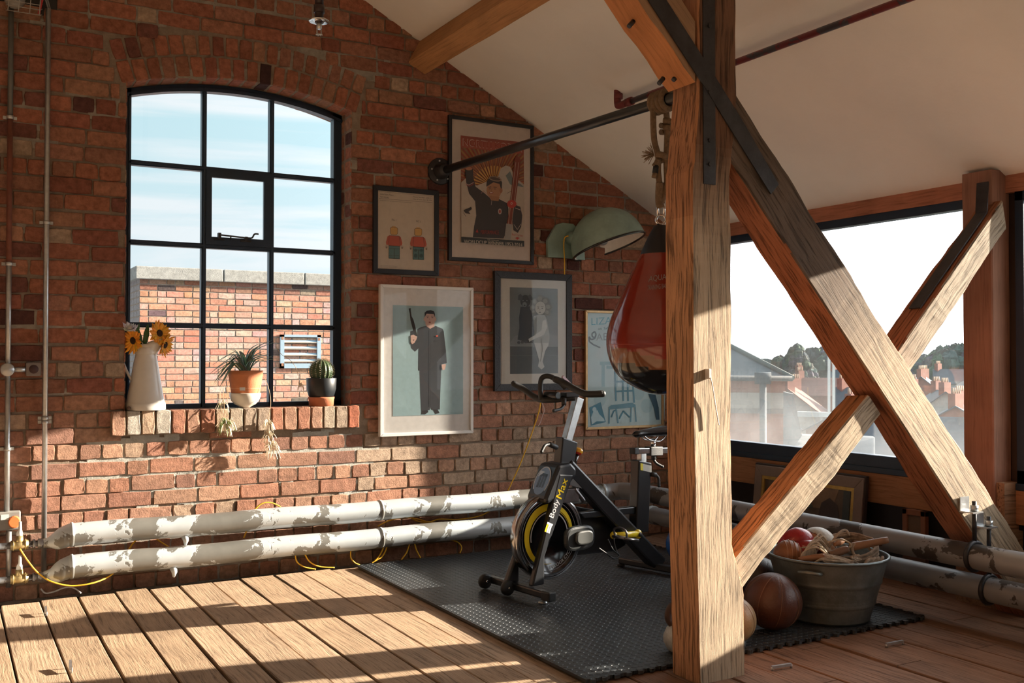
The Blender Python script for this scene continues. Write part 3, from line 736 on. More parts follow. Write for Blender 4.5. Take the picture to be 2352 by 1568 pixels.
def heating():
    # back-wall runs, upper and lower, with elbows and the right-wall runs
    rz = [(.312, .335, 3.95), (.153, .180, 4.05)]
    labs = ['upper heating pipe of peeling silver paint along the brick wall and under the window', 'lower heating pipe of peeling silver paint just above the floor boards']
    for i in range(2):
        z0, z1, xr = rz[i]; yb = -.125 if i == 0 else -.135; r = .0575
        t = thing('heating_pipe', labs[i], 'pipe', (.56, yb, z0), 'old heating pipes along the walls')
        p = MB(); rr = random.Random(i)
        xe = xr-.13; path = [(.56+(xe-.56)*k/60, yb, z0+.003*math.sin(k*.4)) for k in range(61)]
        p.tube(path, [r*(1+rr.uniform(-.004, .004)) for _ in path], 28, caps=False)
        p.build('back_run', pipe_m, t)
        p = MB(); x0 = .56
        prof = [(.0, -.13), (.022, -.125), (.025, -.10), (.043, -.07), (.054, -.05), (.0575, -.01), (.0575, .0), (.062, .002), (.062, .014), (.0575, .016)] if i == 0 else [(.0, -.13), (.02, -.13), (.03, -.09), (.046, -.07), (.056, -.045), (.0575, -.01), (.0575, .0), (.062, .002), (.062, .014), (.0575, .016)]
        A = Matrix.Rotation(math.pi/2, 4, 'Y'); sh = -.03 if i == 0 else -.035
        vs = []; n = 28
        for (q, s) in prof:
            f = min(1, max(0, (-s)/.10)); 
            for k in range(n):
                a = 2*math.pi*k/n; vs.append((x0+s, yb+q*math.cos(a), z0+q*math.sin(a)+sh*f))
        fs = [(j*n+k, j*n+(k+1) % n, (j+1)*n+(k+1) % n, (j+1)*n+k) for j in range(len(prof)-1) for k in range(n)]
        p.add(vs, fs, smooth=True); p.build('end_cap', pipe_m, t)
        p = MB()
        p.tube(spline([(xe, yb, z0), (xe+.06, yb-.01, z0+.002), (xr-.012, yb-.055, z0+.01), (xr, yb-.13, z1-.008), (xr, yb-.30, z1-.002), (xr, -1.0, z1), (xr, -2.0, z1), (xr, -2.9, z1-.002), (xr, -4, z1), (xr, -8.9, z1)], 8), .0560, 28)
        p.build('side_run', pipe2_m, t)
        for (c, d) in ((Vector((xe, yb, z0)), Vector((.012, 0, 0))), (Vector((xr, yb-.24, z1)), Vector((0, .012, 0))), (Vector((2.237, yb, z0)), Vector((.007, 0, 0)))):
            p = MB(); p.tube([c-d, c+d], .0605, 28); p.build('collar', pipe_m, t)
        xx = 1.12 if i == 0 else 1.06
        p = MB(); p.tube([(xx, yb-.02, z0-.052), (xx+.004, yb-.03, z0-.075), (xx+.002, yb-.025, z0-.10)], [.02, .015, .006], 10); p.build('paint_drip', pipe_m, t)
        # left spur with brass valve
        zs = z0+sh; p = MB()
        p.tube([(.18, yb, zs-.0), (.44, yb, zs)], .016, 14)
        for xx, w, r_ in ((.455, .012, .024), (.425, .012, .024), (.395, .006, .022)): p.tube([(xx-w, yb, zs), (xx+w, yb, zs)], r_, 8)
        p.tube([(.16, yb, zs), (.24, yb, zs)], .026, 12)
        p.build('spur_pipe', pipe2_m, t)
        p = MB(); p.tube([(.29, yb, zs), (.37, yb, zs)], .024, 8); p.tube([(.33, yb, zs), (.33, yb, zs+.045)], [.02, .017], 10); p.tube([(.30, yb, zs), (.305, yb, zs)], .028, 8); p.tube([(.355, yb, zs), (.36, yb, zs)], .028, 8)
        p.build('brass_valve', brass_m, t)
        p = MB(); p.tube([(.33, yb, zs+.045), (.331, yb, zs+.062), (.333, yb, zs+.075), (.333, yb, zs+.115)], [.015, .014, .008, .007], 10)
        p.build('valve_spindle', mat('white paint', (.72, .72, .68), rough=.5), t)
    # hangers on the right hand pipes
    for i, (v, xp, zp) in enumerate(((1158, 3.95, .335), (1192, 4.05, .178))):
        zb_ = wy(2215+40*i, v, -2.79).z; b0 = Vector((xp-.012, -2.79, zb_)); t = thing('pipe_hanger', 'threaded rod hanger clamping the %s right hand pipe to the long beam' % ('upper' if i == 0 else 'lower'), 'bracket', b0, 'pipe hangers on the long beam')
        p = MB(); p.box(b0+Vector((-.03, .018, -.03)), b0+Vector((.03, .024, .03))); p.box(b0+Vector((-.03, -.045, -.036)), b0+Vector((.04, .024, -.030))); p.build('angle_plate', galv_m, t)
        q = b0+Vector((.012, -.02, 0))
        p = MB(); p.tube([q+Vector((0, 0, .014)), Vector((q.x, q.y, zp+.060))], .0095, 10); p.build('rod', iron_m, t)
        p = MB(); p.tube([q+Vector((0, 0, -.028)), q+Vector((0, 0, -.004))], .018, 6); p.build('nut', galv_m, t)
        p = MB(); c = Vector((xp, q.y, zp)); p.tube([c+Vector((.061*math.cos(a*math.pi/16), 0, .061*math.sin(a*math.pi/16))) for a in range(32)], .011, 8, closed=True); p.build('clamp_ring', iron_m, t)
heating()

def conduits():
    for i, (x, z0, z1, lab) in enumerate(((.448, .12, 3.0, 'tall galvanised conduit pipe left of the arched window'), (.277, .39, 3.0, 'galvanised conduit pipe on the far left wall, rusty in the middle'))):
        t = thing('conduit_pipe', lab, 'conduit', (x, -.03, z0), 'vertical conduit pipes on the brick wall')
        r = .013; segs = [(z0, z1, galv_m)] if i == 0 else [(z0, 1.12, galv_m), (1.16, 1.68, galv_m), (1.68, 2.42, mat('rust brown', (.16, .05, .03), rough=.7, var=.3)), (2.42, z1, mat('dull conduit', (.13, .13, .12), rough=.5, metal=.4))]
        for k, (a, b, m_) in enumerate(segs): p = MB(); p.tube([(x, -.03, a), (x, -.03, b)], r, 14); p.build('pipe', m_, t)
        for z in ((.9, 1.9, .88) if i == 0 else (.75, 1.68, 2.42)):
            p = MB(); p.box((x-.032, -.016, z-.008), (x+.032, .0, z+.008)); p.tube([(x, -.03, z-.009), (x, -.03, z+.009)], r+.004, 12); p.build('clip', galv_m, t)
        if i == 0:
            p = MB(); p.tube(spline([(x, -.03, z1), (x-.02, -.035, z1+.06), (x-.05, -.04, z1+.12)]), .004, 6); p.tube(spline([(x+.008, -.03, z1), (x-.01, -.035, z1+.06), (x-.05, -.05, z1+.14)]), .004, 6); p.build('cable', mat('grey cable', (.2, .2, .2)), t)
    t = thing('junction_box', 'round grey conduit junction box beside the small socket box', 'junction box', (.275, -.03, 1.14))
    p = MB(); A = Matrix.Rotation(math.pi/2, 4, 'X'); p.lathe([(0, .028), (.03, .028), (.034, .02), (.034, -.01), (0, -.01)], (.274, -.022, 1.148), 24, M=A); p.build('body', galv_m, t)
    p = MB(); p.tube([(.30, -.025, 1.148), (.355, -.025, 1.148)], .013, 12); p.build('coupling', galv_m, t)
    t = thing('socket_box', 'small square metal box with a dark round socket between the conduits', 'socket', (.392, -.0, 1.15))
    p = MB(); p.box((.358, -.035, 1.115), (.43, -.002, 1.185), (.20, .17, .16)); p.build('box', attr_m, t, bevel=.008)
    p = MB(); p.lathe([(0, .004), (.018, .004), (.022, .0)], (.394, -.036, 1.15), 20, (.05, .02, .02), M=A); p.build('socket_face', attr_m, t)
    t = thing('isolator_switch', 'grey isolator switch box with an orange knob above the brass valves', 'switch', (.28, 0, .42))
    p = MB(); a = wy(-10, 1178, -.04); b = wy(47, 1215, -.04); p.box((.225, -.05, b.z), (b.x, -.001, a.z+.004), (.28, .27, .25)); p.build('box', attr_m, t, bevel=.006)
    c = wy(33, 1199, -.06); p = MB(); p.prism([c+Vector((.028*math.cos(q), 0, .031*math.sin(q)))for q in [k*math.pi/8 for k in range(16)]], (0, .022, 0), (.85, .22, .06)); p.build('knob', attr_m, t, bevel=.005, label='orange knob')
    p = MB(); c = wy(12, 1187, -.052); p.box(c+Vector((-.02, -.002, -.014)), c+Vector((.016, .001, .012)), (.75, .75, .72)); p.build('label_plate', attr_m, t)
    p = MB(); p.tube([(.288, -.03, .06), (.288, -.03, .40)], .013, 12); p.build('outlet_conduit', galv_m, t)
    # wire cage lamp
    t = thing('cage_lamp', 'wire cage bulkhead lamp in the dark top left corner', 'lamp', (.33, -.1, 3.0))
    p = MB()
    for v0 in (2, 13, 25):
        a = wy(16, v0-2, -.12); b = wy(92, v0+10, -.12); p.tube([wy(14, v0-2, -.02), a, b, wy(97, v0+8, -.02)], .0022, 6, (.35, .33, .3))
    for u0 in (18, 42, 68, 90): p.tube([wy(u0+5, -22, -.12), wy(u0, 24+(u0-16)*.13, -.12)], .0022, 6, (.35, .33, .3))
    p.build('wire_cage', attr_m, t)
    p = MB(); p.tube([wy(99, -10, -.10), wy(89, 32, -.10)], .006, 8, (.45, .03, .03)); p.build('red_rod', attr_m, t)
    p = MB(); c = wy(34, -2, -.05); p.ball(c, .05, 16, (.25, .24, .22)); p.build('bulb_glass', attr_gloss, t)
    # grey cable on the floor at the wall foot
    p = MB(); p.tube(spline([wy(94, 1352, -.06), wy(105, 1362, -.08), wy(125, 1358, -.09), wy(150, 1349, -.09), wy(170, 1350, -.10), wy(186, 1362, -.12)]), .004, 8, (.45, .45, .47)); p.build('grey_cable', attr_m, label='short grey cable curling from the conduit foot onto the boards', cat='cable')
    # white radiator edge at far left
    t = thing('radiator', 'white cast radiator end cut by the left picture edge', 'radiator', (.16, -.25, 0))
    for i in range(2):
        p = MB(); xx = .10+.062*i; yy = -.25
        p.tube([(xx, yy, .02), (xx, yy, .10), (xx, yy, .26), (xx, yy, .30)], [.022, .032, .032, .015], 14, (.8, .8, .78)); p.tube([(xx, yy-.0, 0), (xx, yy, .03)], .02, 10, (.8, .8, .78))
        p.build('column', attr_gloss, t)
conduits()

def yellow_cable():
    def W(l, y=-.035): return [wy(u, v, y) for u, v in l]
    t = thing('yellow_cable', 'yellow electrical cable looping behind the heating pipes', 'cable', (2.0, -.1, .1)); Y = (.80, .47, .03); r = .0042
    def run(*a): q = MB(); q.tube(*a); q.build('cable_run', attr_m, t)
    run(spline(W([(1243, 900), (1240, 935), (1225, 985), (1195, 1065), (1165, 1130)], -.03)), r, 6, Y)
    run(spline([(.33, -.17, .27)]+W([(62, 1285), (80, 1308), (96, 1322)], -.16)+W([(120, 1336), (165, 1345), (215, 1338)], -.19)+W([(252, 1322)], -.13)+W([(275, 1300)], -.05)), r, 6, Y)
    run(spline(W([(583, 1172), (600, 1157), (622, 1154), (645, 1164)], -.06)), r, 6, Y)
    run(spline(W([(560, 1235), (568, 1215), (575, 1200)], -.05)), r, 6, Y)
    run(spline(W([(296, 1262), (305, 1248), (315, 1238)], -.05)), r, 6, Y); run(spline(W([(360, 1238), (372, 1246), (388, 1256)], -.05)), r, 6, Y)
    run(spline(W([(868, 1208), (895, 1195), (930, 1188), (960, 1192), (985, 1198), (1010, 1192), (1050, 1193), (1100, 1185), (1127, 1172)], -.05)), r, 6, Y)
    run(spline(W([(945, 1190), (965, 1198), (1000, 1200)], -.045)), r, 6, Y)
    for l in ([(678, 1272), (682, 1290), (700, 1302), (725, 1307)], [(700, 1272), (712, 1290), (735, 1301), (768, 1303)], [(806, 1262), (806, 1280), (815, 1292), (826, 1297)], [(890, 1252), (880, 1275), (866, 1285), (854, 1292)], [(882, 1255), (872, 1275), (858, 1290)], [(942, 1246), (934, 1268), (922, 1285)], [(952, 1244), (956, 1262), (966, 1281)], [(1028, 1238), (1050, 1244), (1060, 1256), (1056, 1270)]):
        run(spline(W(l, -.12)), r, 6, Y)
yellow_cable()

# ================================================================= PICTURES
def sc(p, y): k = (5.66+y)/5.66; return Vector((p[0]*k, y, 1.2+(p[1]-1.2)*k))
_tc = {}
def text_mesh(s):
    if s in _tc: return _tc[s]
    cu = bpy.data.curves.new('txt', 'FONT'); cu.body = s; cu.size = 1; cu.resolution_u = 3
    o = bpy.data.objects.new('txt', cu); COLL.objects.link(o)
    dg = bpy.context.evaluated_depsgraph_get(); me = bpy.data.meshes.new_from_object(o.evaluated_get(dg))
    V = [(v.co.x, v.co.y) for v in me.vertices]; F = [tuple(p.vertices) for p in me.polygons]
    bpy.data.objects.remove(o); bpy.data.curves.remove(cu); bpy.data.meshes.remove(me)
    xs = [v[0] for v in V]; ys = [v[1] for v in V]; x0, x1, y0, y1 = min(xs), max(xs), min(ys), max(ys)
    V = [((x-x0)/(x1-x0), (y-y0)/(y1-y0)) for x, y in V]; _tc[s] = (V, F); return _tc[s]
class Art:
    """flat coloured print: polygons given in picture space of one close-up, laid on the print's own plane"""
    def __init__(s, fn, y): s.mb = MB(); s.fn = fn; s.k = 0; s.y = y
    def P(s, x, y):
        u, v = s.fn(x, y); return wy(u, v, s.y-.00012*s.k)
    def poly(s, pts, col): s.mb.add([s.P(*p) for p in pts][::-1], [tuple(range(len(pts)))], col); s.k += 1
    def ell(s, cx, cy, rx, ry, col, n=20, a=0):
        ca, sa = math.cos(a), math.sin(a)
        s.poly([(cx+rx*math.cos(t)*ca-ry*math.sin(t)*sa, cy+rx*math.cos(t)*sa+ry*math.sin(t)*ca) for t in [2*math.pi*i/n for i in range(n)]], col)
    def line(s, pts, w, col):
        for i in range(len(pts)-1):
            (a, b), (c, d) = pts[i], pts[i+1]; L_ = math.hypot(c-a, d-b) or 1; nx, ny = -(d-b)/L_*w/2, (c-a)/L_*w/2
            s.mb.add([s.P(a+nx, b+ny), s.P(c+nx, d+ny), s.P(c-nx, d-ny), s.P(a-nx, b-ny)], [(0, 1, 2, 3)], col)
        s.k += 1
    def text(s, t, tl, tr, bl, col):
        V, F = text_mesh(t)
        vs = []
        for (x, y) in V:
            px = bl[0]+(tr[0]-tl[0])*x+(tl[0]-bl[0])*y; py = bl[1]+(tr[1]-tl[1])*x+(tl[1]-bl[1])*y; vs.append(s.P(px, py))
        s.mb.add(vs, F, col); s.k += 1
def Zf(ox, oy, k): return lambda x, y: (ox+x/k, oy+y/k)
def clip_poly(pts, x0, y0, x1, y1):
    def cl(P, ins, it):
        out = []
        for i in range(len(P)):
            a, b = P[i-1], P[i]
            if ins(b):
                if not ins(a): out.append(it(a, b))
                out.append(b)
            elif ins(a): out.append(it(a, b))
        return out
    for (k, v, sgn) in ((0, x0, 1), (0, x1, -1), (1, y0, 1), (1, y1, -1)):
        if not pts: return pts
        pts = cl(pts, lambda p: sgn*(p[k]-v) >= 0, lambda a, b: tuple(a[i]+(b[i]-a[i])*((v-a[k])/(b[k]-a[k])) for i in (0, 1)))
    return pts
def picture(label, x0, x1, z0, z1, bw, depth, fmat, fcol, mcol, profile='flat', gl=True):
    """x/z measured on the wall face; the frame stands 'depth' proud of it"""
    a = sc((x0, z0), -depth); b = sc((x1, z1), -depth)
    t = thing('framed_picture', label, 'picture', (a.x, -.002, a.z))
    f = MB(); y0 = -depth; yb = -.006
    X0, X1, Z0, Z1 = a.x, b.x, a.z, b.z
    for P in ([(X0, Z0), (X1, Z0), (X1-bw, Z0+bw), (X0+bw, Z0+bw)], [(X1, Z0), (X1, Z1), (X1-bw, Z1-bw), (X1-bw, Z0+bw)], [(X1, Z1), (X0, Z1), (X0+bw, Z1-bw), (X1-bw, Z1-bw)], [(X0, Z1), (X0, Z0), (X0+bw, Z0+bw), (X0+bw, Z1-bw)]):
        f.prism([(x, yb, z) for x, z in P], (0, y0-yb, 0), fcol)
    f.build('frame', fmat, t, bevel=.0025)
    m = MB(); m.box((X0+bw*.5, -depth+.010, Z0+bw*.5), (X1-bw*.5, -.008, Z1-bw*.5), mcol); m.build('mount_board', attr_m, t)
    if gl: g = MB(); g.box((X0+bw*.8, -depth+.004, Z0+bw*.8), (X1-bw*.8, -depth+.0055, Z1-bw*.8)); g.build('picture_glass', glass_pic, t)
    return t
blackf = mat('black frame', rough=.4, var=.1, vscale=30)
# --- toy figure patent print
Y1 = -.0152
t = picture('small black framed patent print of two block toy figures left of the ski poster', 2.243, 2.679, 1.719, 2.253, .030, .026, blackf, (.010, .012, .018), (.62, .54, .45))
A = Art(Zf(840, 240, 3.92), Y1-.0015)
ink = (.04, .035, .03)
A.poly([(110, 772), (616, 815), (616, 1500), (118, 1480)], (.63, .55, .46))
A.line([(120, 845), (600, 882)], 2, ink); A.line([(116, 782), (598, 826)], 1.5, ink)
A.text('United States Patent', (130, 798), (250, 808), (130, 812), ink); A.text('TOY FIGURE', (130, 824), (208, 831), (130, 838), ink)
A.text('Patent Number:   253,711', (430, 825), (594, 838), (430, 837), ink); A.text('Date of Patent: Dec. 18, 1979', (430, 845), (594, 858), (430, 857), ink)
A.text('Design patent drawing, front and back views of a jointed toy figure', (130, 858), (420, 880), (130, 866), ink)
A.text('FIG. 1', (235, 1028), (274, 1031), (235, 1044), ink); A.text('FIG. 2', (455, 1042), (494, 1045), (455, 1058), ink)
for (ox, oy, back) in ((0, 0, 0), (218, 10, 1)):
    q = lambda L_: [(x+ox, y+oy) for x, y in L_]
    A.poly(q([(238, 1095), (270, 1097), (270, 1108), (238, 1106)]), (.62, .36, .12))
    A.poly(q([(222, 1112), (230, 1104), (280, 1107), (288, 1116), (287, 1160), (276, 1172), (232, 1170), (222, 1158)]), (.66, .40, .13))
    A.line(q([(222, 1112), (230, 1104), (280, 1107), (288, 1116), (287, 1160), (276, 1172), (232, 1170), (222, 1158), (222, 1112)]), 2.5, ink)
    A.poly(q([(212, 1178), (302, 1184), (312, 1275), (208, 1268)]), (.52, .10, .06))
    A.poly(q([(212, 1178), (196, 1186), (182, 1240), (186, 1262), (206, 1264)]), (.52, .11, .065)); A.poly(q([(302, 1184), (316, 1194), (330, 1246), (326, 1268), (308, 1268)]), (.52, .11, .065))
    A.line(q([(212, 1178), (302, 1184), (312, 1275), (208, 1268), (212, 1178)]), 2.5, ink)
    A.ell(188+ox, 1280+oy, 13, 16, (.50, .42, .34)); A.ell(328+ox, 1284+oy, 13, 16, (.50, .42, .34)); A.ell(188+ox, 1286+oy, 6, 9, (.2, .15, .1)); A.ell(328+ox, 1290+oy, 6, 9, (.2, .15, .1))
    A.poly(q([(208, 1270), (306, 1276), (305, 1388), (258, 1386), (256, 1320), (254, 1386), (208, 1384)]), (.10, .21, .22))
    A.line(q([(208, 1295), (306, 1300)]), 2.5, ink); A.line(q([(257, 1296), (256, 1386)]), 4, ink); A.line(q([(208, 1270), (306, 1276), (305, 1388), (208, 1384), (208, 1270)]), 2.5, ink)
    if back:
        for cx in (232, 282): A.ell(cx+ox, 1350+oy, 16, 18, (.05, .11, .12)); A.ell(cx+ox, 1302+oy, 15, 12, (.05, .11, .12))
    else: A.line(q([(208, 1358), (305, 1362)]), 2.5, ink)
A.text('FIG. 1 is a front view of the figure', (134, 1446), (285, 1453), (134, 1452), ink); A.text('FIG. 2 is a rear view of the figure', (134, 1458), (285, 1465), (134, 1464), ink)
A.mb.build('print', attr_m, t)
# --- ski poster
t = picture('tall black framed ski poster behind the pull up bar', 2.747, 3.369, 1.821, 2.740, .023, .030, blackf, (.010, .011, .015), (.64, .56, .50))
A = Art(Zf(840, 240, 3.92), -.0215)
x0, y0, x1, y1 = 858, 285, 1425, 1270
def skq(pts, col, clip=True):
    # the print is skewed by perspective in the close-up: shear y with x
    pts = clip_poly([(x, y) for x, y in pts], 858, 200, 1424, 1400)
    if pts: A.poly(pts, col)
def yt(x): return 278+(x-855)*(372-278)/(1423-855)
def yb_(x): return 1242+(x-858)*(1278-1242)/(1426-858)
A.poly([(855, 278), (1423, 340), (1427, 1279), (862, 1241)], (.34, .075, .05))
cx, cy = 1150, 740
for i in range(40):
    a0 = -math.pi*1.03+i*math.pi*1.06/40; a1 = a0+math.pi*1.06/80
    P = [(cx, cy), (cx+900*math.cos(a0), cy+900*math.sin(a0)), (cx+900*math.cos(a1), cy+900*math.sin(a1))]
    P = clip_poly(P, 858, 385, 1422, 760)
    if len(P) > 2: A.poly(P, (.44, .22, .08) if i % 2 else (.30, .17, .09))
for r_, c_ in ((190, (.55, .30, .10)),):
    for i in range(20):
        a0 = -math.pi+i*math.pi/20; a1 = a0+math.pi/40; A.poly([(cx, cy), (cx+r_*math.cos(a0), cy+r_*math.sin(a0)), (cx+r_*math.cos(a1), cy+r_*math.sin(a1))], c_)
A.poly([(858, 385), (1422, 445), (1422, 370), (858, 300)], (.36, .10, .07))
A.poly([(1100, 760), (1195, 640), (1215, 575), (1260, 548), (1300, 560), (1350, 660), (1425, 720), (1426, 790), (1100, 800)], (.42, .38, .34))
A.poly([(1260, 640), (1300, 600), (1330, 680), (1400, 720), (1426, 745), (1300, 720)], (.15, .19, .2))
A.poly([(860, 700), (905, 660), (1000, 730), (1100, 690), (1250, 760), (1426, 740), (1427, 1230), (862, 1195)], (.45, .39, .33))
dk = (.05, .045, .05)
A.poly([(895, 585), (965, 580), (970, 660), (990, 740), (1060, 790), (1130, 850), (1200, 850), (1270, 880), (1285, 940), (1280, 1060), (1255, 1170), (1240, 1205), (965, 1195), (975, 1100), (995, 1000), (985, 870), (930, 800), (905, 700)], dk)
A.line([(900, 712), (930, 725), (972, 700)], 6, (.45, .3, .28)); A.line([(903, 722), (935, 737), (975, 712)], 4, (.35, .05, .04))
A.ell(930, 578, 30, 14, (.42, .2, .12))
A.ell(1155, 770, 68, 80, (.38, .20, .115)); A.ell(1218, 772, 14, 24, (.32, .15, .09)); A.poly([(1105, 820), (1205, 830), (1195, 870), (1130, 862)], (.32, .16, .09))
A.poly([(1085, 740), (1090, 690), (1115, 655), (1160, 640), (1205, 655), (1228, 700), (1226, 760), (1215, 750), (1205, 715), (1150, 700)], dk)
A.ell(1165, 668, 60, 22, (.28, .20, .15), a=.2); A.ell(1165, 668, 48, 14, (.10, .07, .06), a=.2)
A.line([(1105, 745), (1130, 740)], 5, dk); A.line([(1150, 742), (1180, 745)], 5, dk); A.line([(1138, 755), (1128, 780), (1142, 784)], 3, (.2, .1, .06)); A.ell(1130, 795, 20, 8, (.25, .05, .04)); A.ell(1130, 793, 14, 4, (.55, .45, .4))
A.line([(1110, 760), (1125, 758)], 4, dk); A.line([(1155, 760), (1172, 760)], 4, dk)
A.line([(1135, 865), (1130, 905)], 5, (.3, .25, .22)); A.line([(1040, 800), (1060, 775), (1130, 850)], 4, (.4, .2, .18)); A.line([(1205, 850), (1275, 885)], 5, (.5, .4, .38))
A.ell(1208, 962, 17, 26, (.42, .35, .32)); A.ell(1208, 962, 9, 16, (.32, .06, .05))
A.poly([(1340, 490), (1360, 458), (1392, 490), (1390, 560), (1345, 900), (1300, 1215), (1248, 1205), (1290, 960), (1320, 700)], (.20, .05, .035))
A.line([(1352, 520), (1320, 780), (1275, 1150)], 4, (.42, .33, .27)); A.line([(1378, 520), (1340, 860), (1300, 1190)], 4, (.42, .33, .27))
A.poly([(1265, 1070), (1320, 1080), (1302, 1216), (1248, 1205)], (.30, .29, .28))
A.poly([(1340, 900), (1392, 920), (1410, 1000), (1400, 1100), (1370, 1155), (1330, 1130), (1320, 1030)], dk); A.line([(1345, 930), (1395, 950)], 5, (.5, .42, .38)); A.line([(1335, 1080), (1365, 1125), (1398, 1075)], 4, (.5, .42, .38))
A.ell(1315, 895, 42, 36, (.42, .05, .04)); A.ell(1313, 890, 9, 12, (.5, .4, .35)); A.ell(1313, 890, 4, 7, (.42, .05, .04))
A.poly([(880, 950), (920, 935), (950, 920), (955, 940), (925, 965), (945, 985), (900, 978)], dk); A.line([(880, 975), (905, 1010)], 3, dk); A.line([(1270, 800), (1310, 780)], 3, dk)
A.text('NORTH KOREA', (873, 302), (1408, 362), (873, 372), (.50, .33, .28)); A.text('NORTH KOREA', (880, 312), (1400, 368), (880, 366), (.30, .05, .04))
A.poly([(860, 1190), (1427, 1228), (1427, 1279), (862, 1241)], (.035, .04, .045))
A.text('WORLDCUP WINNER 1953-2014', (885, 1214), (1410, 1248), (885, 1246), (.52, .47, .40)); A.text('THE COMMUNIST', (1095, 1212), (1200, 1220), (1095, 1222), (.45, .4, .34))
A.text('Red Turkey', (1318, 1158), (1416, 1170), (1318, 1184), (.36, .05, .04)); A.ell(1366, 1202, 18, 7, (.36, .05, .04)); A.ell(1366, 1205, 8, 11, (.36, .05, .04))
A.poly([(990, 1150), (1003, 1120), (1016, 1152)], (.36, .05, .04)); A.text('PERFORMANCE', (1035, 1130), (1198, 1134), (1035, 1165), (.30, .05, .04))
A.mb.build('print', attr_m, t)
# --- man in dark suit, white frame
t = picture('white framed poster of a standing man in a dark suit on pale blue', 2.289, 2.922, .732, 1.655, .020, .040, mat('white frame', rough=.4, var=.03), (.72, .71, .69), (.78, .77, .75))
A = Art(Zf(850, 600, 3.733), -.0315)
A.poly([(195, 375), (797, 392), (797, 1308), (195, 1328)], (.34, .50, .54))
dk = (.030, .036, .045); sk = (.62, .42, .35)
A.poly([(330, 405), (348, 400), (350, 425), (356, 470), (372, 500), (388, 556), (405, 640), (380, 640), (362, 565), (346, 500), (340, 450)], (.02, .02, .022))
A.poly([(345, 600), (378, 590), (385, 640), (345, 635)], dk)
A.poly([(405, 580), (440, 562), (488, 552), (515, 576), (562, 553), (622, 578), (632, 600), (650, 760), (658, 872), (612, 884), (610, 940), (412, 936), (415, 745), (385, 774), (352, 742), (346, 695), (372, 700), (404, 655)], dk)
A.poly([(425, 934), (610, 938), (602, 1130), (598, 1270), (524, 1272), (516, 1250), (510, 1275), (438, 1282), (430, 1100)], (.034, .040, .050))
A.poly([(440, 1280), (495, 1276), (500, 1292), (470, 1312), (438, 1312)], (.012, .012, .015)); A.poly([(538, 1270), (580, 1270), (596, 1300), (560, 1308)], (.012, .012, .015))
A.poly([(475, 520), (552, 520), (550, 560), (515, 578), (484, 556)], (.56, .36, .30))
A.ell(514, 492, 46, 66, sk); A.ell(466, 495, 7, 15, sk); A.ell(560, 497, 7, 15, sk); A.ell(514, 530, 40, 30, sk)
A.poly([(468, 478), (468, 440), (485, 424), (520, 418), (548, 428), (556, 450), (556, 480), (545, 452), (485, 448)], (.015, .015, .02))
for ex in (494, 534): A.line([(ex-11, 470), (ex+11, 469)], 4, (.05, .03, .03)); A.ell(ex, 482, 8, 3, (.06, .04, .04))
A.line([(512, 480), (508, 502), (520, 504)], 2.5, (.4, .22, .18)); A.ell(512, 522, 9, 6, (.25, .05, .05))
A.line([(515, 578), (515, 935)], 2.5, (.015, .018, .022)); A.line([(516, 940), (516, 1250)], 3, (.02, .024, .03)); A.line([(560, 680), (600, 682)], 2, (.015, .018, .022))
A.ell(574, 640, 10, 6, (.75, .10, .05))
A.poly([(348, 636), (372, 628), (402, 645), (398, 668), (380, 700), (358, 710), (350, 690)], sk); A.ell(372, 675, 6, 4, (.1, .05, .05)); A.line([(352, 650), (392, 658)], 2, (.42, .25, .2)); A.line([(352, 664), (386, 672)], 2, (.42, .25, .2))
A.poly([(614, 884), (650, 880), (648, 905), (638, 930), (622, 930), (615, 905)], sk)
A.mb.build('print', attr_m, t)
# --- old photograph of a dog beside a seated child
t = picture('black framed old photograph of a dog beside a seated child', 3.075, 3.668, .995, 1.770, .045, .030, mat('carved black frame', rough=.5, var=.3, vscale=60, bump=.5, bscale=90), (.018, .019, .024), (.52, .50, .44))
A = Art(Zf(850, 600, 3.733), -.0215)
A.poly([(1128, 152), (1680, 172), (1680, 1045), (1128, 1075)], (.54, .52, .46)); A.poly([(1198, 221), (1608, 235), (1612, 960), (1200, 965)], (.145, .165, .165))
A.poly([(1200, 700), (1240, 640), (1400, 600), (1610, 640), (1610, 790), (1200, 790)], (.19, .21, .21))
A.poly([(1200, 725), (1610, 728), (1611, 960), (1200, 965)], (.075, .088, .09)); A.line([(1200, 725), (1610, 728)], 5, (.3, .33, .32)); A.line([(1200, 808), (1610, 806)], 4, (.13, .15, .15))
d2 = (.028, .032, .034)
A.poly([(1290, 390), (1370, 385), (1400, 500), (1408, 600), (1400, 700), (1330, 700), (1300, 680), (1265, 670), (1280, 570), (1278, 480)], d2)
A.ell(1332, 340, 44, 52, d2); A.poly([(1268, 330), (1272, 290), (1290, 278), (1310, 300), (1300, 335)], (.06, .07, .07)); A.poly([(1350, 300), (1372, 282), (1395, 315), (1390, 335), (1365, 325)], (.06, .07, .07))
A.ell(1325, 370, 19, 22, (.16, .18, .18)); A.ell(1325, 378, 8, 6, d2); A.ell(1312, 335, 4, 4, (.25, .27, .27)); A.ell(1345, 335, 4, 4, (.25, .27, .27))
for px_ in (1275, 1305, 1335, 1380): A.ell(px_, 690-(1335-px_)*-.1, 14, 12, (.05, .055, .058))
pl = (.50, .53, .51)
A.poly([(1405, 470), (1440, 460), (1500, 470), (1515, 500), (1525, 600), (1535, 640), (1530, 720), (1500, 770), (1480, 860), (1495, 905), (1470, 928), (1440, 900), (1450, 850), (1425, 760), (1405, 690), (1440, 650), (1410, 590)], pl)
A.poly([(1400, 480), (1440, 455), (1500, 462), (1520, 520), (1540, 640), (1535, 700), (1400, 700), (1412, 620)], (.33, .36, .35))     # plain smock
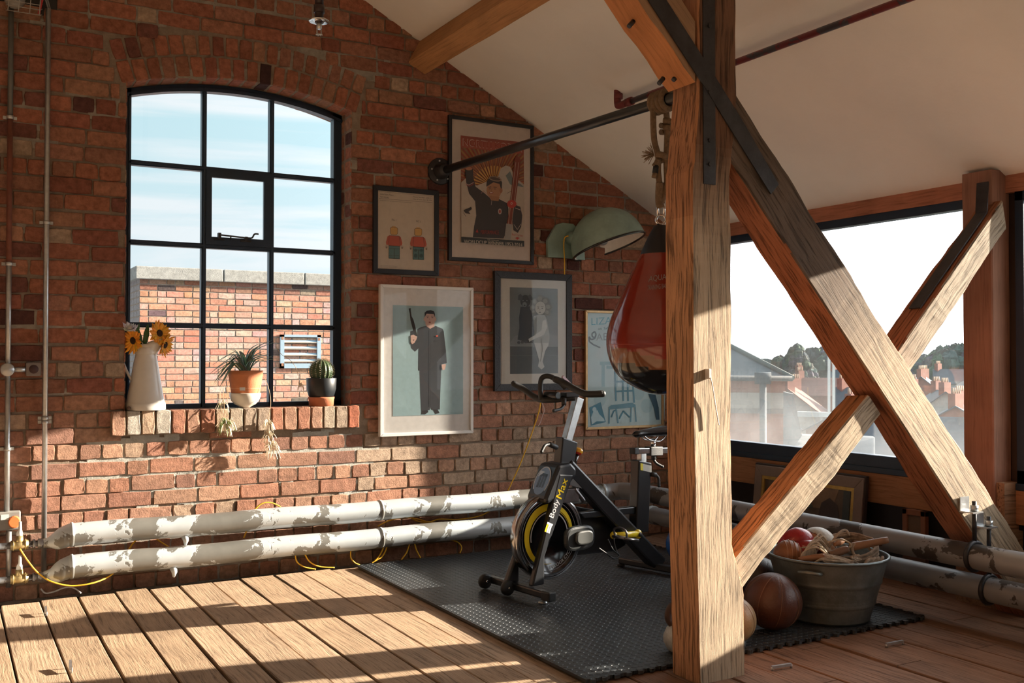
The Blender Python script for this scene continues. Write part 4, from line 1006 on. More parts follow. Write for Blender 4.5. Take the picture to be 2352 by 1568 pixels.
A.poly([(1505, 500), (1520, 560), (1490, 630), (1410, 665), (1365, 690), (1358, 665), (1400, 640), (1470, 590), (1480, 510)], pl)
for (hx, hy, hr) in ((1400, 400, 30), (1420, 350, 34), (1460, 325, 36), (1505, 345, 36), (1530, 395, 34), (1520, 440, 30), (1405, 435, 20)): A.ell(hx, hy, hr, hr, (.21, .23, .22)); A.ell(hx-4, hy-5, hr*.55, hr*.55, (.30, .32, .31))
A.poly([(1430, 470), (1400, 520), (1412, 640), (1430, 600)], (.24, .27, .26)); A.line([(1470, 660), (1478, 760), (1460, 860)], 5, (.25, .28, .27)); A.ell(1460, 400, 44, 56, pl); A.line([(1430, 388), (1452, 386)], 4, (.2, .21, .21)); A.line([(1466, 387), (1488, 390)], 4, (.2, .21, .21)); A.ell(1442, 400, 6, 4, (.1, .11, .11)); A.ell(1476, 402, 6, 4, (.1, .11, .11)); A.ell(1456, 436, 10, 4, (.14, .14, .14)); A.line([(1458, 405), (1454, 420)], 3, (.3, .32, .31))
A.mb.build('print', attr_m, t)
# --- pale blue theatre poster, gold frame
t = picture('gold framed pale blue theatre poster with a dark chair, half behind the punch bag', 3.775, 4.441, .722, 1.534, .018, .024, mat('gold frame', rough=.35, metal=.5, var=.2, vscale=30), (.42, .27, .13), (.42, .56, .60))
A = Art(Zf(1230, 440, 2.703), -.0155); bl = (.05, .22, .33); pb = (.24, .44, .52)
A.poly([(322, 762), (820, 755), (800, 1415), (326, 1452)], (.42, .58, .63))
A.text('LIZA MINNELLI', (347, 784), (760, 760), (347, 828), (.07, .32, .45)); A.text('as SALLY BOWLES', (388, 842), (640, 826), (388, 858), (.03, .12, .2))
A.line([(365, 905), (352, 900), (350, 880), (368, 868), (376, 885), (368, 912), (345, 918), (332, 900), (334, 930), (360, 950), (402, 968)], 9, (.08, .12, .16)); A.text('ABARET', (376, 880), (600, 868), (376, 925), (.22, .30, .36))
for (a, b, c, d) in ((400, 1055, 520, 1075), (410, 1075, 430, 1210), (490, 1075, 510, 1210), (440, 1080, 480, 1100)): A.poly([(a, b), (c, b), (c, d), (a, d)], pb)
for (cxx, cyy) in ((560, 1180), (640, 1250), (720, 1180), (400, 1290), (690, 1330)): A.ell(cxx, cyy, 36, 44, (.33, .50, .57))
for L_ in ([(492, 1110), (500, 1300)], [(600, 1120), (612, 1310)], [(492, 1180), (605, 1175)], [(500, 1240), (610, 1235)], [(540, 1120), (545, 1300)], [(570, 1120), (575, 1300)]): A.line(L_, 11, bl)
A.poly([(452, 1340), (470, 1325), (600, 1310), (622, 1322), (620, 1338), (460, 1352)], bl)
for L_ in ([(458, 1345), (456, 1440)], [(500, 1345), (512, 1436)], [(595, 1338), (590, 1430)], [(618, 1332), (624, 1428)], [(470, 1400), (485, 1362), (505, 1352)], [(520, 1410), (545, 1360), (585, 1400)]): A.line(L_, 9, bl)
A.poly([(700, 1255), (745, 1260), (765, 1340), (770, 1415), (750, 1416), (735, 1340)], (.03, .09, .14))
A.poly([(336, 1340), (404, 1306), (436, 1430), (345, 1452)], bl); A.poly([(345, 1400), (360, 1362), (385, 1356), (395, 1380), (425, 1410), (430, 1425), (380, 1425), (350, 1445)], (.45, .62, .68)); A.ell(366, 1352, 13, 15, (.45, .62, .68))
A.mb.build('print', attr_m, t)

# ================================================================= WALL LAMP
def wall_lamp():
    t = thing('wall_lamp', 'old pale green enamel wall lamp with a tilted dome shade', 'lamp', (3.6, 0, 1.98))
    g = (.27, .40, .36)
    enamel = mat('chipped green enamel', rough=.42, var=.22, vscale=9, bump=.08, bscale=50, coat=.2)
    F = Zf(1230, 440, 2.703)
    P = [(75, 300), (130, 205), (170, 192), (235, 200), (260, 225), (300, 260), (308, 425), (200, 412), (78, 405)]
    m = MB(); m.prism([wy(*F(*p), -.03) for p in P], (0, .024, 0), g); m.build('backplate', enamel, t, bevel=.002)
    # shade: dome with axis tilted
    yc = -.22
    rimL = wy(*F(245, 392), yc-.0); rimR = wy(*F(660, 290), yc)
    c = (rimL+rimR)/2; Xa = (rimR-rimL).normalized(); rad = (rimR-rimL).length/2*.90
    # opening faces down and a little toward the viewer
    n0 = Vector((0, -1, 0)); D = Xa.cross(n0).normalized()          # lies in picture plane, roughly down/up
    if D.z > 0: D = -D
    N_ = (D*.97+Vector((0, -1, 0))*.24).normalized(); Yb = N_.cross(Xa).normalized()
    M = Matrix(((Xa.x, Yb.x, -N_.x, 0), (Xa.y, Yb.y, -N_.y, 0), (Xa.z, Yb.z, -N_.z, 0), (0, 0, 0, 1)))
    prof = []; H = rad*1.02
    for k in range(15):
        a = k/14*math.pi/2; prof.append((rad*math.cos(a)**.93 if k < 14 else 0.001, H*math.sin(a)))
    s = MB(); s.lathe(prof, c, 40, g, M); s.build('lamp_shade', enamel, t)
    s = MB(); s.lathe([(p[0]*.975, p[1]*.96-.001) for p in prof], c, 40, (.78, .74, .68), M); s.build('shade_lining', attr_m, t, label='white inner enamel')
    s = MB(); ring = [c+M.to_3x3() @ Vector((rad*math.cos(a), rad*math.sin(a), 0)) for a in [2*math.pi*k/40 for k in range(40)]]; s.tube(ring, .008, 8, (.015, .017, .02), closed=True); s.build('shade_rim', attr_gloss, t, label='black rim')
    s = MB(); e = wy(*F(215, 290), -.035); q = c+(-N_)*(H*.38)-Xa*rad*.66
    s.tube([e, e.lerp(q, .4), q], [.045, .042, .05], 18, g); s.build('arm', enamel, t)
    s = MB(); s.ball(c-N_*.05-Xa*.03, .035, 16, (.2, .2, .2)); s.build('bulb_holder', attr_m, t)
    s = MB(); s.tube(spline([wy(*F(205, 274), -.10), wy(*F(182, 285), -.08), wy(*F(176, 330), -.05), wy(*F(180, 420), -.045), wy(*F(180, 500), -.03), wy(*F(180, 540), -.02)]), .004, 6, (.80, .47, .03)); s.build('cord', attr_m, t, label='yellow cord')
wall_lamp()

# ================================================================= PUNCH BAG AND ROPE
def punch_bag():
    t = thing('punch_bag', 'red and black teardrop punch bag hanging behind the oak post', 'punch bag', (BAGX, BAGY, 1.05))
    prof = [(.001, 1.04), (.03, 1.043), (.06, 1.05), (.10, 1.064), (.13, 1.079), (.165, 1.10), (.19, 1.122), (.215, 1.155), (.235, 1.20), (.246, 1.25), (.247, 1.30), (.238, 1.35), (.222, 1.40), (.200, 1.45), (.175, 1.505), (.150, 1.56), (.126, 1.61), (.106, 1.65), (.090, 1.675)]
    S = spline([(r, 0, z) for r, z in prof], 3); m = MB(); n = 48
    prof2 = [(p.x, p.z) for p in S]
    m.lathe(prof2, (BAGX, BAGY, 0), n)
    for i in range(len(m.f)):
        z = sum(m.v[k][2] for k in m.f[i])/len(m.f[i]); x = sum(m.v[k][0] for k in m.f[i])/len(m.f[i])
        w = 1.235+.035*math.sin((x-BAGX)*14)
        m.c[i] = (.25, .026, .016) if z > w else ((.20, .07, .025) if z > w-.05 else (.010, .010, .012))  # orange-brown band: warm reflection put into the vinyl colour
    m.build('bag_body', mat('glossy vinyl', rough=.13, var=.15, vscale=3, coat=.8, rnd=False), t)
    m = MB(); m.lathe([(.0905, 1.672), (.092, 1.68), (.070, 1.73), (.045, 1.78), (.030, 1.805), (.0, 1.81)], (BAGX, BAGY, 0), 32, (.012, .012, .016)); m.build('top_cap', attr_m, t, label='black cap')
    m = MB(); m.lathe([(.2435, 1.262), (.2475, 1.265), (.2480, 1.268), (.2445, 1.271)], (BAGX, BAGY, 0), 48, (.30, .03, .02)); m.build('seam', attr_gloss, t)
    # grey lettering on the vinyl
    m = MB(); dirc = math.atan2(CAM.y-BAGY, CAM.x-BAGX)
    for (s_, a0, wd, z0, h) in (('AQUA', -.62, .50, 1.535, .03), ('TRAINING BAG', -.62, .50, 1.50, .022)):
        V, F = text_mesh(s_); vs = []
        for (x, y) in V:
            z = z0+y*h+x*.01; r = np.interp(z, [p[1] for p in prof2], [p[0] for p in prof2])+.0015; a = dirc-.35+x*wd
            vs.append((BAGX+r*math.cos(a), BAGY+r*math.sin(a), z))
        m.add(vs, F, (.30, .25, .24))
    m.build('lettering', attr_m, t)
    m = MB(); c = Vector((BAGX, BAGY, 1.832)); d = Vector((.87, -.49, 0))
    m.tube([c+d*.022*math.cos(a)+Vector((0, 0, .022*math.sin(a))) for a in [2*math.pi*k/20 for k in range(20)]], .006, 8, closed=True)
    m.tube([c+d*.012+Vector((0, 0, y_)) for y_ in (-.035, -.02)], .012, 10)
    m.tube([c+d*(-.013)+Vector((0, .0, .02)), c+d*(-.016)+Vector((0, 0, .06)), c+Vector((0, 0, .085)), c+d*.016+Vector((0, 0, .06)), c+d*.013+Vector((0, 0, .02))], .006, 8)
    m.build('shackle', chrome_m, t)
    # rope looping from bar to shackle
    r = thing('hanging_rope', 'thick hemp rope looped over the pull up bar holding the punch bag', 'rope', (BAGX, BAGY, 2.37)); col = (.22, .145, .085)
    m = MB(); B = Vector((BAGX, BAGY, 0)); Rv = Vector((.87, -.49, 0))
    def rp(pts, rad=.014, n=10): m.tube(spline([B+Rv*a+Vector((0, b, z)) for a, b, z in pts], 8), rad, n, col)
    for k in range(4):
        o = Vector((.0, -.028*k+.03, 0)); cc = Vector((BAGX, BAGY, 2.366))+o
        m.tube([cc+Vector((math.cos(a)*.040, 0, math.sin(a)*.042)) for a in [2*math.pi*q/20 for q in range(20)]], .0135, 8, col, closed=True)
    rp([(-.028, 0, 2.40), (-.034, 0, 2.33), (-.030, 0, 2.2), (-.012, 0, 2.12), (-.012, 0, 2.05), (-.004, 0, 1.98), (.0, 0, 1.93)])
    rp([(.022, 0, 2.36), (.03, 0, 2.25), (.026, 0, 2.1), (.028, 0, 2.0), (.018, 0, 1.96), (.004, 0, 1.91)])
    rp([(-.004, 0, 2.0), (-.004, .004, 1.95), (-.006, 0, 1.91), (.0, 0, 1.885)], .019)
    rp([(.006, -.01, 2.28), (.03, -.02, 2.275), (.03, .02, 2.265), (.006, .01, 2.262)], .013); rp([(.006, -.01, 2.25), (.03, -.02, 2.245), (.03, .02, 2.235), (.006, .01, 2.232)], .013)
    rp([(-.03, -.01, 2.13), (.0, -.02, 2.12), (.02, 0, 2.11), (.0, .02, 2.10), (-.02, -.01, 2.09), (-.035, -.01, 2.07)], .015)
    rp([(-.018, -.015, 2.10), (-.030, -.015, 2.06), (-.040, -.015, 2.02)], .012)
    m.build('rope_strands', rope_m, r)
    m = MB(); rr = random.Random(3); c = B+Rv*(-.03)+Vector((0, 0, 2.125))
    for k in range(40):
        d = Rv*(-1)*rr.uniform(.3, 1)+Vector((0, rr.uniform(-.5, .5), rr.uniform(-.9, .9))); d.normalize(); m.tube([c, c+d*.022+Vector((0, 0, .004)), c+d*rr.uniform(.035, .06)], .0014, 4, (.30, .21, .13))
    m.build('frayed_end', rope_m, r)
    m = MB(); m.tube([B+Rv*(-.030)+Vector((0, -.016, 2.075)), B+Rv*(-.036)+Vector((0, -.016, 2.04))], .0135, 10, (.012, .012, .014)); m.build('tape_band', attr_m, r, label='black tape')
punch_bag()

# ================================================================= WINDOW SILL THINGS
SZ = .9265
def lathe_px(mb, prof_px, uc, y, col, n=32, dx=0):
    """profile given as (half width px, v) along a vertical axis standing at depth y"""
    base = wy(uc, prof_px[-1][1], y); D = (base-CAM).dot(_F); P = []
    for (hw, v) in prof_px: P.append((max(hw*D/FPX, .0005), wy(uc, v, y).z-base.z))
    mb.lathe(P, (base.x, base.y, SZ+dx), n, col); return base
def jug():
    t = thing('enamel_jug', 'tall white enamel jug holding sunflowers at the left end of the sill', 'jug', (.955, .045, SZ))
    y = .045; m = MB(); uc = 334
    prof = [(0, 777+26), (24, 803), (25, 812), (23, 819), (25.5, 830), (29, 850), (33.5, 880), (38.5, 908), (42, 926), (43, 928), (44, 930), (44.5, 944), (43, 945), (0, 945)]
    prof = prof[1:]
    b = lathe_px(m, prof, uc, y, (.66, .64, .60), 36); m.build('jug_body', ceramic_m, t)
    # flared collar with a long pouring lip to the right
    m = MB(); n = 36; D = (b-CAM).dot(_F); s = D/FPX; cx, cy = b.x, b.y
    zb = SZ+(945-818)*s; vs = []
    for j in range(5):
        f = j/4
        for k in range(n):
            a = 2*math.pi*k/n; ca = math.cos(a); lip = max(0, ca)**2
            r = (23+f*(2+lip*22))*s; zz = zb+f*((24+max(0, ca)*15)*s)
            vs.append((cx+r*ca, cy+r*math.sin(a)*(1-.15*f), zz))
    m.add(vs, [(j*n+k, j*n+(k+1) % n, (j+1)*n+(k+1) % n, (j+1)*n+k) for j in range(4) for k in range(n)], (.70, .67, .60), True)
    m.build('spout_collar', ceramic_m, t, solid=.003)
    m = MB(); m.tube(spline([wy(300, 785, y), wy(280, 795, y), wy(277, 815, y), wy(289, 848, y), wy(302, 873, y)]), .007, 10, (.68, .67, .66)); m.build('handle', ceramic_m, t)
    m = MB(); m.ball(wy(296, 937, y-.075), .010, 10, (.10, .06, .04), sc=(1, .4, 1)); m.build('chip', attr_m, t, label='brown enamel chip')
    # flowers (things held by the jug)
    def petals(mb, c, N_, r0, r1, n, col, rng, cup=.25, w=.022, layers=2):
        N_ = N_.normalized(); U = N_.orthogonal().normalized(); V = N_.cross(U)
        for L_ in range(layers):
            for k in range(n):
                a = 2*math.pi*(k+.5*L_)/n+rng.uniform(-.1, .1); d = U*math.cos(a)+V*math.sin(a); sd = N_.cross(d)
                R1 = r1*rng.uniform(.82, 1.12); lift = cup*rng.uniform(.4, 1.3)-.15*L_
                pts = []
                for q, (f, ww) in enumerate(((0, .5), (.4, 1.0), (.75, .75), (1, .03))):
                    p = c+d*(r0+(R1-r0)*f)+N_*(lift*R1*f*f); pts.append((p-sd*w*ww/2, p, p+sd*w*ww/2))
                vs = [x+N_*(.0035 if i == 1 else 0) for tr in pts for i, x in enumerate(tr)]
                cc = tuple(v*rng.uniform(.8, 1.15) for v in col)
                mb.add(vs, [(i*3, i*3+1, i*3+4, i*3+3) for i in range(3)]+[(i*3+1, i*3+2, i*3+5, i*3+4) for i in range(3)], cc, True)
    rng = random.Random(7)
    petal = mat('petal', rough=.6, var=.15, vscale=80, rnd=False)
    jt = Vector((b.x, b.y, zb-.02))
    specs = [('sunflower with its dark face turned to the room above the jug lip', (366, 765), .005, Vector((.45, -1, .12)), 1.0), ('drooping sunflower at the left of the jug facing sideways', (306, 782), -.02, Vector((-.75, -.6, -.1)), 1.0), ('sunflower hanging half hidden behind the jug lip', (379, 792), .03, Vector((.75, -.6, -.25)), .95)]
    for lab, (u, v), yy, N_, k in specs:
        c = wy(u, v, yy); f = thing('sunflower', lab, 'flower', c, 'sunflowers in the jug')
        m = MB(); petals(m, c, N_, .017, .066*k, 17, (.82, .36, .025), rng, .3); m.build('petals', petal, f, solid=.0006)
        m = MB(); Nn = N_.normalized(); Q = Nn.to_track_quat('Z', 'Y').to_matrix().to_4x4()
        m.lathe([(.019, -.004), (.020, .003), (.014, .008), (.009, .007), (.0, .006)], c, 20, (.05, .02, .012), M=Q); m.build('disc', mat('seed disc', rough=.9, var=.4, vscale=200, bump=1, bscale=300, rnd=False), f)
        m = MB(); m.tube(spline([c-Nn*.004, c-Nn*.02+Vector((0, 0, -.01)), jt.lerp(c, .3)+Vector((0, 0, .0)), jt]), .003, 6, (.06, .14, .03)); m.build('stem', leaf_m, f)
    c = wy(299, 754, -.035); f = thing('white_rose', 'white rose at the top left of the flowers in the jug', 'flower', c)
    m = MB()
    for k in range(5): petals(m, c+Vector((0, 0, -.006)), Vector((-.2, -.6, .9)), .002, .016+.006*k, 5+k, (.74, .72, .70), rng, 1.6-.28*k, .032, 1)
    m.build('petals', petal, f, solid=.0008)
    m = MB(); m.ball(c, .016, 12, (.70, .68, .66)); m.build('bud', petal, f)
    m = MB(); m.tube([c, jt.lerp(c, .4), jt], .003, 6, (.06, .14, .03)); m.build('stem', leaf_m, f)
    f = thing('green_leaves', 'broad dark green leaves between the flowers in the jug', 'leaves', jt)
    for (u0, v0, u1, v1, w) in ((330, 800, 340, 742, .03), (325, 800, 318, 755, .022), (318, 795, 338, 790, .02), (310, 772, 320, 742, .018), (322, 800, 300, 803, .02), (374, 800, 366, 812, .014)):
        a, bb = wy(u0, v0, .02), wy(u1, v1, .015); d = bb-a; s_ = d.cross(Vector((0, 1, 0))).normalized(); m = MB(); vs = []
        for (q, ww) in ((0, .15), (.3, .9), (.6, 1), (.85, .5), (1, .03)):
            p = a+d*q+Vector((0, -.01*math.sin(q*3), 0)); vs += [p-s_*w*ww/2, p+Vector((0, .004, 0)), p+s_*w*ww/2]
        m.add(vs, [(i*3, i*3+1, i*3+4, i*3+3) for i in range(4)]+[(i*3+1, i*3+2, i*3+5, i*3+4) for i in range(4)], (.05, .13, .045), True); m.build('leaf', leaf_m, f, solid=.0006)
jug()
def spider_plant():
    y = .045; m = MB()
    bw = thing('white_bowl', 'shallow white speckled bowl under the terracotta pot', 'bowl', (1.5, y, SZ))
    lathe_px(m, [(33, 912), (35, 906), (35.5, 907), (35, 914), (31, 924), (24, 932), (14, 937), (11, 940), (0, 940)], 563, y, (.66, .62, .55), 36); m.build('bowl', ceramic_m, bw)
    t = thing('spider_plant', 'spider plant in a terracotta pot in the middle of the sill', 'potted plant', (1.5, y, SZ+.05))
    c = wy(564, 908, y); D = (c-CAM).dot(_F); s = D/FPX; zb = SZ+(940-912)*s
    m = MB(); m.lathe([(0, 0), (31*s, 0), (31.5*s, .004), (38.5*s, (908-862)*s), (39*s, (908-851)*s), (36.5*s, (908-851)*s), (35*s, (908-858)*s), (0, (908-858)*s)], (c.x, c.y, zb), 40, (.55, .20, .09)); m.build('flower_pot', terra_m, t, label='terracotta pot')
    m = MB()
    m.lathe([(33.2*s, (908-893)*s), (33.9*s, (908-892)*s), (34.0*s, (908-890)*s)], (c.x, c.y, zb), 40, (.62, .32, .18)); m.build('chalk_line', terra_m, t)
    m = MB(); q = wy(531, 890, y-.10); a0 = math.atan2(-1, -.75)
    for k in range(4):
        a = a0+k*.09; b_ = a+.09; r = 33.9*s
        m.add([(c.x+r*math.cos(a), c.y+r*math.sin(a), zb+.03), (c.x+r*math.cos(b_), c.y+r*math.sin(b_), zb+.03), (c.x+r*math.cos(b_)*1.01, c.y+r*math.sin(b_)*1.01, zb+.048), (c.x+r*math.cos(a)*1.01, c.y+r*math.sin(a)*1.01, zb+.048)], [(0, 1, 2, 3)], (.6, .62, .66))
    m.build('price_sticker', attr_m, t, solid=.0005)
    top = Vector((c.x, c.y, zb+(908-858)*s)); rng = random.Random(2)
    def blade(mb, pts, w, col):
        S = spline(pts, 5); n = len(S); vs = []
        for i, p in enumerate(S):
            d = (S[min(i+1, n-1)]-S[max(i-1, 0)]).normalized(); sd = d.cross(Vector((0, 0, 1)));
            if sd.length < .05: sd = d.cross(Vector((0, 1, 0)))
            sd.normalize(); ww = w*min(1, (1-i/(n-1))*4.5+.06)/2; up = sd.cross(d)
            vs += [p-sd*ww+up*ww*.35, p, p+sd*ww+up*ww*.35]
        fs = []; cs = []
        for i in range(n-1): fs += [(i*3, i*3+1, i*3+4, i*3+3), (i*3+1, i*3+2, i*3+5, i*3+4)]
        mb.add(vs, fs, col, True)
    F = Zf(480, 770, 5.41); G = (.25, .36, .29)
    tips = [(30, 378, -.02), (170, 290, .03), (270, 175, .04), (210, 330, .0), (230, 375, -.04), (80, 500, -.06), (60, 620, -.05), (30, 495, -.03), (640, 95, .05), (630, 140, .03), (800, 90, .06), (820, 270, .0), (760, 230, .04), (700, 190, -.02), (640, 240, .02), (520, 250, .05), (380, 190, .06), (600, 290, -.04), (300, 290, .05), (720, 250, .03), (100, 560, -.02), (150, 620, -.05), (560, 180, .0), (660, 210, .06), (400, 230, -.05)]
    m = MB()
    tips = tips+[(x+rng.uniform(-45, 45), y_+rng.uniform(-40, 45), dy+rng.uniform(-.03, .02)) for (x, y_, dy) in tips]
    for (x, y_, dy) in tips:
        tip = wy(*F(x, y_), y+dy); b0 = top+Vector((rng.uniform(-.02, .02), rng.uniform(-.015, .015), 0)); mid = b0.lerp(tip, .45)
        mid.z = max(b0.z, tip.z)+.02+abs(tip.x-b0.x)*.22 if y_ > 300 else b0.z+(tip.z-b0.z)*.72+.01
        blade(m, [b0, b0.lerp(mid, .5)+Vector((0, 0, .012)), mid, tip], .0145, tuple(v*rng.uniform(.8, 1.35) for v in G))
    m.build('leaves', leaf_m, t, solid=.0004)
    def runner(pts, name, plant, tufts):
        m = MB(); m.tube(spline([wy(*F(a, b_), y+d) for a, b_, d in pts]), .0013, 5, (.55, .38, .22)); m.build('runner', leaf_m, t)
    # hanging runners with baby plants and dry roots in front of the sill
    runs = [[(245, 480, -.07), (200, 600, -.09), (180, 720, -.10), (190, 900, -.10), (205, 1010, -.095)], [(240, 470, -.07), (150, 660, -.08), (135, 800, -.095), (150, 900, -.1), (160, 1030, -.095)], [(250, 560, -.07), (232, 700, -.09), (232, 1000, -.095)], [(668, 495, -.03), (720, 590, -.06), (760, 740, -.08), (765, 880, -.092), (740, 1000, -.095), (725, 1060, -.093)]]
    for r in runs: runner(r, 0, 0, 0)
    runner([(830, 130, .04), (900, 235, .02), (1000, 300, -.0), (1080, 400, -.02), (1110, 520, -.03), (1115, 610, -.03)], 0, 0, 0)
    m = MB(); g = MB()
    for (x, y_, n_, rad, green) in ((190, 1090, 34, 95, .5), (160, 850, 9, 70, .2), (740, 1090, 26, 70, 0), (740, 1240, 26, 80, 0), (770, 1380, 34, 100, 0), (250, 1090, 16, 90, 0), (1140, 630, 14, 50, .0)):
        m = MB(); g = MB(); o = wy(*F(x, y_), y-.092 if x < 1000 else .0)
        for k in range(int(n_*1.5)):
            a = rng.uniform(0, 2*math.pi); L_ = rad*s/5.41*rng.uniform(.5, 1.25)
            d = Vector((math.cos(a), -abs(rng.gauss(0, .25))-.1, math.sin(a)-.15)); mid = o+d*L_*.6+Vector((0, 0, .008)); tip = o+d*L_+Vector((0, 0, -.012-.02*rng.random()))
            if rng.random() < green: blade(g, [o, mid, tip], .005, (.22, .34, .10))
            else: m.tube(spline([o, mid, tip], 4), .0012, 4, (.68, .56, .40) if rng.random() < .6 else (.76, .68, .54))
        m.build('dry_roots', leaf_m, t, label='pale dried roots', kind='stuff')
        if g.f: g.build('plantlet_leaves', leaf_m, t, solid=.0004)
spider_plant()
def cactus():
    y = .045; uc = 738
    sau = thing('terracotta_saucer', 'short terracotta pot under the black cactus pot', 'pot', (2.0, y, SZ)); m = MB()
    lathe_px(m, [(0, 915), (29, 915), (30, 913), (30, 917), (29, 919), (28, 934), (0, 934)], uc, y, (.50, .17, .08), 32); m.build('saucer', terra_m, sau)
    c = wy(uc, 914, y); D = (c-CAM).dot(_F); s = D/FPX; zb = SZ+(934-913)*s
    t = thing('potted_cactus', 'round spiny cactus in a black pot at the right end of the sill', 'potted plant', (c.x, c.y, zb))
    m = MB(); m.lathe([(0, 0), (27*s, 0), (29*s, .004), (33.5*s, 18*s), (34.5*s, 42*s), (34*s, 43*s), (31.5*s, 42*s), (30*s, 36*s), (0, 36*s)], (c.x, c.y, zb), 36, (.014, .018, .022)); m.build('flower_pot', mat('black ceramic', rough=.4, var=.1, rnd=False), t, label='black pot')
    m = MB(); n = 64; R0 = 26*s; cz = zb+58*s; vs = []; K = 20; ribs = 16
    for i in range(K+1):
        a = math.pi*i/K
        for k in range(n):
            b_ = 2*math.pi*k/n; rr = R0*(1+.07*math.cos(ribs*b_)); vs.append((c.x+rr*math.sin(a)*math.cos(b_), c.y+rr*math.sin(a)*math.sin(b_), cz-math.cos(a)*R0*1.05))
    m.add(vs, [(i*n+k, i*n+(k+1) % n, (i+1)*n+(k+1) % n, (i+1)*n+k) for i in range(K) for k in range(n)], (.05, .09, .04), True); m.build('cactus_body', leaf_m, t)
    m = MB(); rng = random.Random(4)
    for k in range(ribs):
        b_ = 2*math.pi*k/ribs
        for i in range(3, 19):
            a = math.pi*(i+.5*(k % 2))/20; o = Vector((math.sin(a)*math.cos(b_), math.sin(a)*math.sin(b_), -math.cos(a))); p = Vector((c.x, c.y, cz))+o*R0*1.06
            for q in range(4):
                d = (o+Vector((rng.uniform(-.8, .8), rng.uniform(-.8, .8), rng.uniform(-.6, .8)))).normalized(); m.tube([p, p+d*.012], [.0007, .0002], 3, (.62, .55, .40), caps=False)
    m.build('spines', leaf_m, t, kind='stuff')
cactus()

# ================================================================= GYM MAT
def gym_mat():
    pts = []; x0, x1, y0, y1 = 2.072, 3.94, -2.556, -.19
    def edge(a, b, teeth, amp=.012):
        a, b = Vector(a), Vector(b); d = (b-a); n = d.normalized(); nn = Vector((n.y, -n.x))
        out = []
        for k in range(teeth):
            for (f, h, w) in ((0, 0, 0), (.28, 0, 0), (.20, 1, 0), (.30, 1.5, 0), (.58, 1.5, 0), (.68, 1, 0), (.60, 0, 0)):
                out.append(a+d*((k+f)/teeth)+nn*amp*h)
        return out
    P = edge((x0, y0), (2.62, y0), 10, .008)+edge((2.62, y0), (x1, y0), 24)+edge((x1, y0), (x1, y1), 40)+edge((x1, y1), (x0, y1), 34, .006)+[Vector((x0, y1)), Vector((x0, y0+.001))]
    m = MB(); m.prism([(p.x, p.y, .0055) for p in P], (0, 0, .0125)); 
    m.build('gym_mat', mat_m, label='black studded rubber gym mat of interlocking tiles under the bike', cat='mat')
gym_mat()
MZ = .018

